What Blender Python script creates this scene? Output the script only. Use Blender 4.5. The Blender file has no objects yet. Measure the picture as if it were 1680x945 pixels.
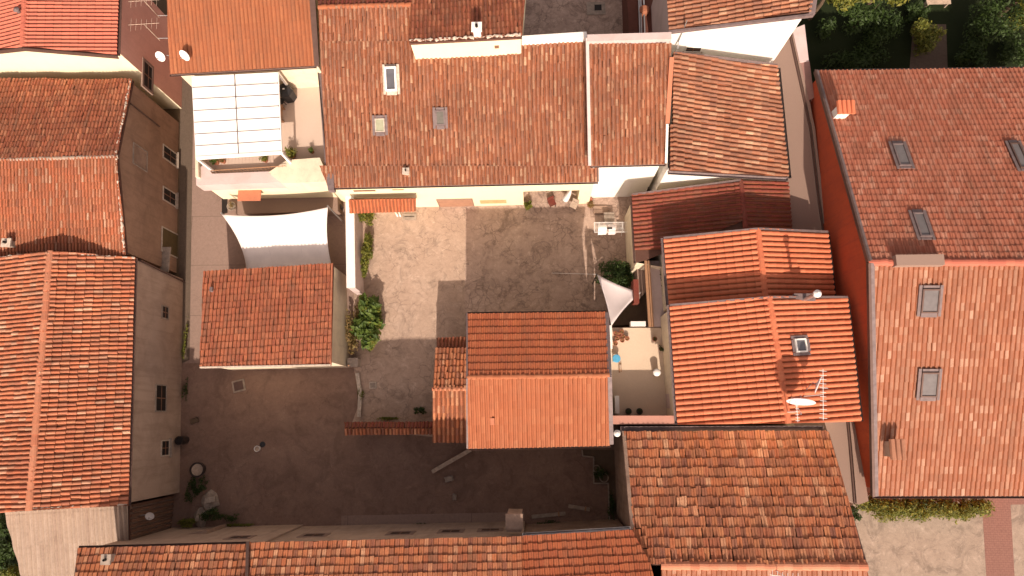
import bpy, bmesh, math, random
import numpy as np
from mathutils import Vector, Matrix
random.seed(7); rng = np.random.default_rng(7)
S = bpy.context.scene
COL = S.collection
# ------------------------------------------------------------------ camera
HC = 40.0; F = 1120.0; CX, CY = 840.0, 472.5
dn = Vector((35.0, -217.5, -F)).normalized()
Zc = -dn; Xc = (Vector((1, 0, 0)) - Zc * Zc.x).normalized(); Yc = Zc.cross(Xc)
M = Matrix((Xc, Yc, Zc))                      # camera -> world
cam = bpy.data.cameras.new('Camera'); cam.sensor_width = 36; cam.lens = 24; cam.clip_end = 2000; cam.clip_start = .1
co = bpy.data.objects.new('Camera', cam); COL.objects.link(co)
co.matrix_world = Matrix.Translation((0, 0, HC)) @ M.to_4x4(); S.camera = co
# ------------------------------------------------------------------ light
ELEV, AZ = 37.0, 5.0                          # sun from the south, a touch east
sd = Vector((math.sin(math.radians(AZ)) * math.cos(math.radians(ELEV)), -math.cos(math.radians(AZ)) * math.cos(math.radians(ELEV)), math.sin(math.radians(ELEV))))
W = bpy.data.worlds.new("World"); S.world = W; W.use_nodes = True
nt = W.node_tree; bg = nt.nodes['Background']
sky = nt.nodes.new('ShaderNodeTexSky'); sky.sky_type = 'NISHITA'; sky.sun_disc = False
sky.sun_elevation = math.radians(ELEV); sky.sun_rotation = math.radians(180 - AZ); sky.dust_density = 4; sky.air_density = 1.0; sky.altitude = 200
hs = nt.nodes.new('ShaderNodeHueSaturation'); hs.inputs['Saturation'].default_value = .35
wm = nt.nodes.new('ShaderNodeMix'); wm.data_type = 'RGBA'; wm.blend_type = 'MULTIPLY'; wm.inputs[0].default_value = 1; wm.inputs[7].default_value = (1, .86, .82, 1)
nt.links.new(sky.outputs[0], hs.inputs['Color']); nt.links.new(hs.outputs[0], wm.inputs[6]); nt.links.new(wm.outputs[2], bg.inputs[0]); bg.inputs[1].default_value = .15
sun = bpy.data.lights.new('sun', 'SUN'); sun.energy = 4.2; sun.angle = math.radians(.5); sun.color = (1, .90, .80)
so = bpy.data.objects.new('sun', sun); COL.objects.link(so); so.rotation_euler = sd.to_track_quat('Z', 'Y').to_euler(); so.location = (0, 0, 60)
V = S.view_settings; V.view_transform = 'Standard'; V.look = 'None'; V.gamma = 1; V.exposure = .36; V.use_curve_mapping = False
try:
    V.use_white_balance = True; V.white_balance_temperature = 7000; V.white_balance_tint = 14
except Exception as e: print('no wb', e)
# ------------------------------------------------------------------ geometry helpers
def ray(px, py): return M @ Vector((px - CX, CY - py, -F))
def at(px, py, h=0.0):
    d = ray(px, py); t = (HC - h) / -d.z
    return Vector((0, 0, HC)) + d * t
class Plane:
    def __init__(s, a, b, c):
        s.a, s.b, s.c = [p if isinstance(p, Vector) else at(*p) for p in (a, b, c)]
        s.n = (s.b - s.a).cross(s.c - s.a).normalized()
        if s.n.z < 0: s.n = -s.n
        s.d = Vector((s.n.x, s.n.y, 0)); 
        if s.d.length < 1e-4: s.d = Vector((0, -1, 0))
        s.d.normalize(); s.d = (s.d - s.n * s.d.dot(s.n)).normalized()   # downhill
        s.u = s.n.cross(s.d).normalized()
    def pt(s, px, py):
        d = ray(px, py); o = Vector((0, 0, HC)); t = (s.a - o).dot(s.n) / d.dot(s.n)
        return o + d * t
    def z(s, x, y): return s.a.z - (s.n.x * (x - s.a.x) + s.n.y * (y - s.a.y)) / s.n.z
class VPlane:                                  # vertical wall plane through two plan points; n points outward (right of a->b)
    def __init__(s, a, b, off=0):
        s.t = Vector((b.x - a.x, b.y - a.y, 0)).normalized(); s.n = Vector((s.t.y, -s.t.x, 0)); s.a = Vector((a.x, a.y, 0)) + s.n * off
    def pt(s, px, py):
        d = ray(px, py); o = Vector((0, 0, HC)); t = (s.a - o).dot(s.n) / d.dot(s.n)
        return o + d * t
def tag(o, label=None, cat=None, group=None, kind=None):
    if label: o['label'] = label
    if cat: o['category'] = cat
    if group: o['group'] = group
    if kind: o['kind'] = kind
    return o
def thing(name, loc, label, cat, group=None, rot=None):
    o = bpy.data.objects.new(name, None); COL.objects.link(o); o.location = loc; o.empty_display_size = .2
    if rot is not None: o.rotation_mode = 'QUATERNION'; o.rotation_quaternion = rot
    return tag(o, label, cat, group)
def wloc(p):
    v = Vector((0, 0, 0))
    while p is not None: v = v + p.location; p = p.parent
    return v
class MB:
    def __init__(s): s.v = []; s.f = []; s.mi = []; s.uv = []
    def add(s, vs, fs, mi=0, uv=(0, 0)):
        o = len(s.v); s.v += [tuple(v) for v in vs]; s.f += [tuple(i + o for i in f) for f in fs]
        s.mi += [mi] * len(fs); s.uv += [uv] * len(fs); return s
    def box(s, c, sz, X=None, Y=None, Z=None, mi=0, uv=(0, 0)):
        X = Vector(X) if X is not None else Vector((1, 0, 0)); Y = Vector(Y) if Y is not None else Vector((0, 1, 0)); Z = Vector(Z) if Z is not None else Vector((0, 0, 1))
        c = Vector(c); a, b, d = sz[0] / 2, sz[1] / 2, sz[2] / 2
        vs = [c + X * (i * a) + Y * (j * b) + Z * (k * d) for k in (-1, 1) for j in (-1, 1) for i in (-1, 1)]
        return s.add(vs, [(0, 2, 3, 1), (4, 5, 7, 6), (0, 1, 5, 4), (2, 6, 7, 3), (0, 4, 6, 2), (1, 3, 7, 5)], mi, uv)
    def bar(s, a, b, w, h, up=(0, 0, 1), mi=0):
        a, b = Vector(a), Vector(b); d = (b - a); L = d.length; d.normalize()
        X = d.cross(Vector(up)); 
        if X.length < 1e-3: X = d.cross(Vector((1, 0, 0)))
        X.normalize(); Z = X.cross(d).normalized()
        return s.box((a + b) / 2, (w, L, h), X, d, Z, mi)
    def tube(s, pts, r, n=8, mi=0, cap=True):
        pts = [Vector(p) for p in pts]; rs = r if isinstance(r, (list, tuple)) else [r] * len(pts)
        rings = []; ref = None
        for i, p in enumerate(pts):
            d = (pts[min(i + 1, len(pts) - 1)] - pts[max(i - 1, 0)]).normalized()
            x = d.cross(Vector((0, 0, 1))) if abs(d.z) < .9 else d.cross(Vector((1, 0, 0)))
            if ref is not None: x = ref - d * ref.dot(d)
            x.normalize(); ref = x; y = d.cross(x)
            rings.append([p + (x * math.cos(2 * math.pi * k / n) + y * math.sin(2 * math.pi * k / n)) * rs[i] for k in range(n)])
        vs = [v for r_ in rings for v in r_]; fs = []
        for i in range(len(pts) - 1):
            for k in range(n):
                a = i * n + k; b = i * n + (k + 1) % n; fs.append((a, b, b + n, a + n))
        if cap: fs.append(tuple(range(n))[::-1]); fs.append(tuple((len(pts) - 1) * n + k for k in range(n)))
        return s.add(vs, fs, mi)
    def lathe(s, c, prof, n=16, Z=None, mi=0):
        c = Vector(c); q = Vector(Z).to_track_quat('Z', 'Y') if Z is not None else None; vs = []; fs = []
        for (r, z) in prof:
            for k in range(n):
                v = Vector((r * math.cos(2 * math.pi * k / n), r * math.sin(2 * math.pi * k / n), z))
                if q: v = q @ v
                vs.append(c + v)
        for i in range(len(prof) - 1):
            for k in range(n):
                a = i * n + k; b = i * n + (k + 1) % n; fs.append((a, b, b + n, a + n))
        return s.add(vs, fs, mi)
    def prism(s, poly, z0, z1, mi=0):
        n = len(poly); vs = [Vector((p[0], p[1], z0)) for p in poly] + [Vector((p[0], p[1], z1)) for p in poly]
        area = sum(poly[i][0] * poly[(i + 1) % n][1] - poly[(i + 1) % n][0] * poly[i][1] for i in range(n))
        fs = [(i, (i + 1) % n, (i + 1) % n + n, i + n) for i in range(n)] + [tuple(range(n))[::-1], tuple(range(n, 2 * n))]
        if area < 0: fs = [f[::-1] for f in fs]
        return s.add(vs, fs, mi)
    def build(s, name, mats, parent=None, local=False, smooth=False):
        me = bpy.data.meshes.new(name); off = Vector((0, 0, 0)) if (local or parent is None) else wloc(parent)
        me.from_pydata([tuple(Vector(v) - off) for v in s.v], [], s.f); me.update()
        for m in (mats if isinstance(mats, (list, tuple)) else [mats]): me.materials.append(m)
        me.polygons.foreach_set('material_index', s.mi)
        uvl = me.uv_layers.new(name='tile'); arr = []
        for p, uv in zip(me.polygons, s.uv): arr += list(uv) * p.loop_total
        uvl.data.foreach_set('uv', arr)
        if smooth: me.polygons.foreach_set('use_smooth', [True] * len(me.polygons))
        o = bpy.data.objects.new(name, me); COL.objects.link(o)
        if parent is not None: o.parent = parent
        return o
# ------------------------------------------------------------------ material helpers
def newmat(name):
    m = bpy.data.materials.new(name); m.use_nodes = True; t = m.node_tree; b = t.nodes['Principled BSDF']; return m, t, b
def N(t, typ, **kw):
    n = t.nodes.new(typ)
    for k, v in kw.items():
        if k in n.inputs: n.inputs[k].default_value = v
        else: setattr(n, k, v)
    return n
def L(t, a, b): t.links.new(a, b)
def ramp(t, fac, stops, interp='LINEAR'):
    r = t.nodes.new('ShaderNodeValToRGB'); r.color_ramp.interpolation = interp; e = r.color_ramp.elements
    while len(e) < len(stops): e.new(.5)
    for i, (p, c) in enumerate(stops): e[i].position = p; e[i].color = (*c, 1) if len(c) == 3 else c
    L(t, fac, r.inputs[0]); return r.outputs[0]
def mix(t, fac, a, b, mode='MIX'):
    n = t.nodes.new('ShaderNodeMix'); n.data_type = 'RGBA'; n.blend_type = mode
    for sock, v in ((n.inputs[0], fac), (n.inputs[6], a), (n.inputs[7], b)):
        if isinstance(v, bpy.types.NodeSocket): L(t, v, sock)
        else: sock.default_value = v if isinstance(v, (int, float)) else ((*v, 1) if len(v) == 3 else v)
    return n.outputs[2]
def noise(t, scale, detail=4, rough=.6, vec=None, dist=0):
    n = N(t, 'ShaderNodeTexNoise', Scale=scale, Detail=detail, Roughness=rough, Distortion=dist)
    if vec is not None: L(t, vec, n.inputs['Vector'])
    return n.outputs[0]
def objco(t, scale=None):
    c = t.nodes.new('ShaderNodeNewGeometry').outputs['Position']
    if scale:
        m = t.nodes.new('ShaderNodeMapping'); m.inputs['Scale'].default_value = scale; L(t, c, m.inputs[0]); c = m.outputs[0]
    return c
def bump(t, b, h, strength=.3, dist=.02):
    n = N(t, 'ShaderNodeBump', Strength=strength, Distance=dist); L(t, h, n.inputs['Height']); L(t, n.outputs[0], b.inputs['Normal'])
def clay(name, cols, weather=.3, wcol=(.06, .045, .035), lich=.0, patch=.3, seed=0):
    """fired clay: each tile its own shade, dirt patches, lichen specks"""
    m, t, b = newmat(name)
    uv = t.nodes.new('ShaderNodeUVMap'); uv.uv_map = 'tile'
    wn = N(t, 'ShaderNodeTexWhiteNoise', noise_dimensions='2D'); L(t, uv.outputs[0], wn.inputs['Vector'])
    k = len(cols); c = ramp(t, wn.outputs['Value'], [(i / max(1, k - 1), cc) for i, cc in enumerate(cols)])
    p = objco(t)
    big = noise(t, .45, 5, .65, p, .4); r1 = ramp(t, big, [(.38, (0, 0, 0)), (.66, (1, 1, 1))])
    mul = N(t, 'ShaderNodeMath', operation='MULTIPLY'); L(t, r1, mul.inputs[0]); mul.inputs[1].default_value = patch
    c = mix(t, mul.outputs[0], c, tuple(x * .62 for x in cols[0]))
    mp = t.nodes.new('ShaderNodeMapping'); mp.inputs['Scale'].default_value = (.42, .07, 1); L(t, uv.outputs[0], mp.inputs[0])
    sk = noise(t, 1.6, 4, .7, mp.outputs[0]); rk = ramp(t, sk, [(.50, (0, 0, 0)), (.66, (1, 1, 1))])
    mk = N(t, 'ShaderNodeMath', operation='MULTIPLY'); L(t, rk, mk.inputs[0]); mk.inputs[1].default_value = weather * 1.1
    c = mix(t, mk.outputs[0], c, (.16, .08, .05))
    gm = noise(t, 1.3, 6, .7, p, .3); rg = ramp(t, gm, [(.48, (0, 0, 0)), (.68, (1, 1, 1))])
    mg = N(t, 'ShaderNodeMath', operation='MULTIPLY'); L(t, rg, mg.inputs[0]); mg.inputs[1].default_value = weather * .9
    c = mix(t, mg.outputs[0], c, (.15, .085, .055))
    fine = noise(t, 9, 6, .72, p); r2 = ramp(t, fine, [(.46, (0, 0, 0)), (.72, (1, 1, 1))])
    mul2 = N(t, 'ShaderNodeMath', operation='MULTIPLY'); L(t, r2, mul2.inputs[0]); mul2.inputs[1].default_value = weather
    c = mix(t, mul2.outputs[0], c, wcol)
    if lich:
        fl = noise(t, 22, 3, .6, p); r3 = ramp(t, fl, [(.62, (0, 0, 0)), (.72, (1, 1, 1))])
        mul3 = N(t, 'ShaderNodeMath', operation='MULTIPLY'); L(t, r3, mul3.inputs[0]); mul3.inputs[1].default_value = lich
        c = mix(t, mul3.outputs[0], c, (.42, .36, .26))
    L(t, c, b.inputs['Base Color']); b.inputs['Roughness'].default_value = .82; b.inputs['Specular IOR Level'].default_value = .3
    bump(t, b, noise(t, 35, 3, .6, p), .35, .01)
    return m
def plaster(name, col, stain=.3, scol=None, streak=.3, rough=.9):
    m, t, b = newmat(name); p = objco(t)
    scol = scol or tuple(c * .45 for c in col)
    s1 = noise(t, .9, 6, .65, p, .6); r1 = ramp(t, s1, [(.42, (0, 0, 0)), (.7, (1, 1, 1))])
    a = N(t, 'ShaderNodeMath', operation='MULTIPLY'); L(t, r1, a.inputs[0]); a.inputs[1].default_value = stain
    c = mix(t, a.outputs[0], col, scol)
    s2 = noise(t, 2.2, 5, .7, objco(t, (1.6, 1.6, .14))); r2 = ramp(t, s2, [(.5, (0, 0, 0)), (.75, (1, 1, 1))])
    a2 = N(t, 'ShaderNodeMath', operation='MULTIPLY'); L(t, r2, a2.inputs[0]); a2.inputs[1].default_value = streak
    c = mix(t, a2.outputs[0], c, scol)
    f = noise(t, 14, 4, .6, p); c = mix(t, .12, c, ramp(t, f, [(.3, tuple(x * .6 for x in col)), (.7, tuple(min(1, x * 1.2) for x in col))]))
    L(t, c, b.inputs['Base Color']); b.inputs['Roughness'].default_value = rough; b.inputs['Specular IOR Level'].default_value = .2
    bump(t, b, noise(t, 25, 4, .6, p), .25, .01)
    return m
def plain(name, col, rough=.6, metal=0, var=.15, scale=4, spec=.4):
    m, t, b = newmat(name); p = objco(t)
    f = noise(t, scale, 5, .65, p); c = ramp(t, f, [(.3, tuple(x * (1 - var) for x in col)), (.7, tuple(min(1, x * (1 + var)) for x in col))])
    L(t, c, b.inputs['Base Color']); b.inputs['Roughness'].default_value = rough; b.inputs['Metallic'].default_value = metal; b.inputs['Specular IOR Level'].default_value = spec
    return m
def paving(name, c1, c2, c3, crack=.6, scale=.7, joints=None, patchscale=.25, crackw=.03, stain=0):
    m, t, b = newmat(name); p = objco(t)
    big = noise(t, patchscale, 6, .62, p, .8)
    c = ramp(t, big, [(.32, c1), (.5, c2), (.68, c3)])
    fine = noise(t, 5, 8, .75, p); c = mix(t, .55, c, ramp(t, fine, [(.3, tuple(x * .7 for x in c2)), (.72, tuple(x * 1.3 for x in c2))]))
    gr = noise(t, 55, 3, .7, p); c = mix(t, .25, c, ramp(t, gr, [(.35, tuple(x * .45 for x in c2)), (.65, tuple(x * 1.5 for x in c2))]))
    if stain:
        st = noise(t, .8, 7, .72, p, 1.2); rs_ = ramp(t, st, [(.50, (0, 0, 0)), (.62, (1, 1, 1))]); ms_ = N(t, 'ShaderNodeMath', operation='MULTIPLY'); L(t, rs_, ms_.inputs[0]); ms_.inputs[1].default_value = stain
        c = mix(t, ms_.outputs[0], c, tuple(x * .5 for x in c1))
        sl = noise(t, 2.3, 8, .75, p, .8); rl = ramp(t, sl, [(.55, (0, 0, 0)), (.68, (1, 1, 1))]); ml = N(t, 'ShaderNodeMath', operation='MULTIPLY'); L(t, rl, ml.inputs[0]); ml.inputs[1].default_value = stain * .8
        c = mix(t, ml.outputs[0], c, tuple(min(.8, x * 1.35) for x in c3))
    wv = N(t, 'ShaderNodeVectorMath', operation='MULTIPLY_ADD'); nz = N(t, 'ShaderNodeTexNoise', Scale=1.5, Detail=5)
    L(t, p, nz.inputs['Vector']); L(t, nz.outputs['Color'], wv.inputs[0]); wv.inputs[1].default_value = (.9, .9, .9); L(t, p, wv.inputs[2])
    vo = N(t, 'ShaderNodeTexVoronoi', feature='DISTANCE_TO_EDGE', Scale=scale); L(t, wv.outputs[0], vo.inputs['Vector'])
    cr = ramp(t, vo.outputs['Distance'], [(0, (1, 1, 1)), (crackw, (0, 0, 0))])
    msk = ramp(t, noise(t, .5, 3, .6, p), [(.42, (0, 0, 0)), (.58, (1, 1, 1))])
    a = N(t, 'ShaderNodeMath', operation='MULTIPLY'); L(t, cr, a.inputs[0]); L(t, msk, a.inputs[1])
    a2 = N(t, 'ShaderNodeMath', operation='MULTIPLY'); L(t, a.outputs[0], a2.inputs[0]); a2.inputs[1].default_value = crack
    c = mix(t, a2.outputs[0], c, tuple(x * .3 for x in c1))
    if joints:
        br = N(t, 'ShaderNodeTexBrick', Scale=1.0); br.inputs['Brick Width'].default_value = joints[0]; br.inputs['Row Height'].default_value = joints[1]; br.inputs['Mortar Size'].default_value = joints[2]
        br.inputs['Color1'].default_value = (0, 0, 0, 1); br.inputs['Color2'].default_value = (.0, .0, .0, 1); br.inputs['Mortar'].default_value = (1, 1, 1, 1); L(t, p, br.inputs['Vector'])
        j = N(t, 'ShaderNodeMath', operation='MULTIPLY'); L(t, br.outputs['Color'], j.inputs[0]); j.inputs[1].default_value = .5
        c = mix(t, j.outputs[0], c, tuple(x * .4 for x in c1))
    L(t, c, b.inputs['Base Color']); b.inputs['Roughness'].default_value = .92; b.inputs['Specular IOR Level'].default_value = .15
    bump(t, b, noise(t, 12, 6, .7, p), .5, .03)
    return m
def leafmat(name, cols):
    m, t, b = newmat(name); uv = t.nodes.new('ShaderNodeUVMap'); uv.uv_map = 'tile'
    wn = N(t, 'ShaderNodeTexWhiteNoise', noise_dimensions='2D'); L(t, uv.outputs[0], wn.inputs['Vector'])
    L(t, ramp(t, wn.outputs['Value'], [(i / (len(cols) - 1), c) for i, c in enumerate(cols)]), b.inputs['Base Color'])
    b.inputs['Roughness'].default_value = .55; b.inputs['Specular IOR Level'].default_value = .3
    tr = N(t, 'ShaderNodeBsdfTranslucent'); tr.inputs[0].default_value = (*[c * 1.5 for c in cols[-1]], 1); ms = N(t, 'ShaderNodeMixShader'); ms.inputs[0].default_value = .25
    L(t, b.outputs[0], ms.inputs[1]); L(t, tr.outputs[0], ms.inputs[2]); L(t, ms.outputs[0], t.nodes['Material Output'].inputs[0])
    return m
# ---- palette
O = lambda *a: tuple(a)
m_main = clay('m_main', [O(0.274, 0.101, 0.056), O(0.402, 0.159, 0.078), O(0.333, 0.127, 0.067), O(0.470, 0.223, 0.123), O(0.294, 0.117, 0.067), O(0.549, 0.350, 0.213), O(0.363, 0.148, 0.084), O(0.216, 0.095, 0.062), O(0.392, 0.191, 0.123)], .42, wcol=(.11, .065, .045), lich=.3, patch=.6)
m_old = clay('clay_old', [O(0.278, 0.074, 0.041), O(0.417, 0.126, 0.063), O(0.342, 0.095, 0.045), O(0.531, 0.200, 0.099), O(0.253, 0.068, 0.036), O(0.582, 0.252, 0.135)], .5, lich=.2, patch=.6)
m_oldmix = clay('m_oldmix', [O(0.459, 0.137, 0.059), O(0.573, 0.198, 0.083), O(0.255, 0.102, 0.059), O(0.624, 0.263, 0.119), O(0.497, 0.144, 0.066), O(0.739, 0.418, 0.238), O(0.548, 0.174, 0.071), O(0.586, 0.227, 0.102), O(0.306, 0.132, 0.083), O(0.510, 0.167, 0.083), O(0.191, 0.078, 0.059)], .30, wcol=(.12, .065, .04), lich=.2, patch=.45)
m_ridge4 = clay('m_ridge4', [O(0.451, 0.121, 0.055), O(0.510, 0.179, 0.083), O(0.470, 0.137, 0.061), O(0.490, 0.158, 0.077), O(0.431, 0.126, 0.061), O(0.539, 0.231, 0.121), O(0.294, 0.095, 0.055), O(0.490, 0.168, 0.077), O(0.461, 0.137, 0.066), O(0.588, 0.399, 0.264), O(0.392, 0.105, 0.050)], .42, wcol=(.14, .075, .045), lich=.25, patch=.5)
m_new = clay('clay_new', [O(0.552, 0.155, 0.072), O(0.600, 0.180, 0.085), O(0.529, 0.145, 0.068), O(0.624, 0.200, 0.098)], .15, patch=.15)
m_salmon = clay('clay_salmon', [O(0.460, 0.126, 0.080), O(0.500, 0.147, 0.090), O(0.440, 0.116, 0.075)], .12, patch=.15)
m_orange = clay('clay_orange', [O(0.361, 0.126, 0.056), O(0.399, 0.144, 0.064), O(0.342, 0.117, 0.052), O(0.427, 0.162, 0.072)], .22, patch=.3)
m_cent = clay('clay_central', [O(0.439, 0.121, 0.052), O(0.485, 0.142, 0.056), O(0.416, 0.107, 0.047), O(0.531, 0.172, 0.075)], .25, lich=.12, patch=.25)
m_cents = clay('clay_central_south', [O(0.360, 0.116, 0.052), O(0.382, 0.130, 0.059), O(0.344, 0.106, 0.045), O(0.428, 0.164, 0.077)], .12, lich=.15, patch=.15)
m_red = clay('m_red', [O(.25, .055, .035), O(.30, .065, .038), O(.20, .045, .03)], .6, wcol=(.05, .025, .018), patch=.9)  # red clay, darkened and blotched to paint shade onto the low house roof
m_rightn = clay('m_rightn', [O(0.400, 0.127, 0.073), O(0.450, 0.154, 0.090), O(0.410, 0.127, 0.073), O(0.540, 0.265, 0.179), O(0.360, 0.111, 0.062), O(0.480, 0.180, 0.106)], .28, wcol=(.20, .10, .065), lich=.25, patch=.3)
m_rights = clay('m_rights', [O(0.302, 0.110, 0.059), O(0.336, 0.131, 0.073), O(0.311, 0.114, 0.064), O(0.420, 0.220, 0.140), O(0.286, 0.102, 0.055), O(0.361, 0.153, 0.085), O(0.487, 0.305, 0.213)], .25, wcol=(.22, .12, .08), lich=.25, patch=.3)
m_hut = clay('clay_hut', [O(0.427, 0.124, 0.063), O(0.513, 0.168, 0.079), O(0.354, 0.101, 0.057), O(0.563, 0.213, 0.109)], .5, patch=.45)
m_ridgecap = clay('clay_ridge', [O(.50, .19, .10), O(.56, .24, .14), O(.45, .15, .08)], .2, patch=.2)
m_chan = clay('clay_channel_riser_shade', [O(.24, .075, .03), O(.29, .09, .04), O(.19, .06, .025)], .35, wcol=(.08, .035, .02), patch=.4)  # dirty channel clay; on tile risers it stands for undercut shade
m_chano = clay('clay_channel_riser_shade_orange', [O(.30, .085, .03), O(.33, .10, .04)], .2, patch=.3)  # lighter channel clay, likewise painting undercut shade on risers
m_under = plain('under_tiles', (.10, .045, .03), .95)
m_fibre = clay('fibre_cement', [O(0.368, 0.274, 0.205), O(0.400, 0.304, 0.236), O(0.336, 0.251, 0.190)], .3, patch=.3)
p_cream = plaster('plaster_cream', (.80, .72, .50), .12, (.55, .42, .26), .1)
p_creamd = plaster('plaster_cream_worn', (.72, .62, .46), .35, (.38, .28, .2), .3)
p_white = plaster('plaster_white', (.80, .77, .70), .10, (.5, .42, .36), .1)
p_pink = plaster('plaster_pink', (.78, .44, .34), .35, (.55, .28, .22), .3)
p_brown = plaster('plaster_brown', (.36, .225, .15), .6, (.18, .11, .075), .5)
p_tan = plaster('plaster_tan', (.45, .33, .25), .5, (.22, .15, .11), .55)
p_red = plaster('plaster_red', (.46, .085, .035), .5, (.28, .06, .035), .75)
p_beige = plaster('plaster_beige', (.27, .185, .145), .3, (.26, .18, .14), .15)
p_old = plaster('plaster_old', (.38, .26, .19), .7, (.16, .10, .07), .6)
p_lilac = plaster('render_lilac', (.56, .45, .42), .4, (.35, .26, .22), .1)
p_pinkcap = plaster('coping_pink', (.48, .24, .18), .25, (.3, .15, .11), .1)
p_deck = plaster('deck_tiles', (.55, .43, .35), .2, (.45, .33, .24), .0)
p_terr = plaster('terrace_tiles', (.62, .49, .36), .2, (.5, .36, .25), .0)
m_gutter = plain('gutter_brown', (.12, .07, .055), .5, .3)
m_flash = plain('flashing_grey', (.17, .125, .118), .65, .1, .25)
m_steel = plain('steel', (.5, .48, .46), .4, .8, .1)
m_whitep = plain('white_paint', (.8, .78, .74), .45, 0, .04)
m_glass = plain('skylight_glass', (.10, .10, .11), .12, 0, .2, 2, .8)
m_dark = plain('dark_interior', (.015, .01, .008), .7)
m_shut = plain('shutter_brown', (.20, .10, .06), .6)
m_black = plain('black_cover', (.02, .02, .022), .5)
m_wood = plain('wood', (.32, .17, .09), .7)
m_timber = plain('timber_pale', (.42, .32, .24), .8, 0, .3)
m_pot = plain('terracotta_pot', (.35, .13, .07), .8)
m_iron = plain('iron', (.06, .045, .04), .5, .5)
m_cloth = plain('sail_cloth', (.74, .67, .62), .85, 0, .08, 1.2)
m_clothg = plain('sail_cloth_grey', (.66, .58, .56), .8, 0, .03, 2)
m_perg = plain('pergola_fabric', (.87, .87, .80), .7, 0, .04, .6)
m_blue = plain('blue_plastic', (.08, .35, .55), .4)
m_bark = plain('bark', (.12, .08, .05), .9)
m_stone = plain('stone_grey', (.30, .24, .19), .9, 0, .3)
m_mort = plain('mortar', (.48, .40, .32), .9, 0, .3, 8)
l_green = leafmat('leaf_green', [O(.02, .045, .008), O(.08, .13, .02), O(.15, .21, .04), O(.035, .07, .012), O(.11, .16, .03)])
l_olive = leafmat('leaf_olive', [O(.07, .09, .015), O(.14, .16, .025), O(.22, .20, .03), O(.10, .12, .02)])
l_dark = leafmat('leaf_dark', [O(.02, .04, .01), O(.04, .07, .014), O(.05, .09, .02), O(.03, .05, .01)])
l_yell = leafmat('leaf_yellow', [O(.03, .05, .01), O(.13, .14, .02), O(.27, .24, .04), O(.07, .09, .015), O(.18, .19, .03)])
l_dry = leafmat('leaf_dry', [O(.20, .12, .05), O(.28, .18, .07), O(.14, .12, .03)])
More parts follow.
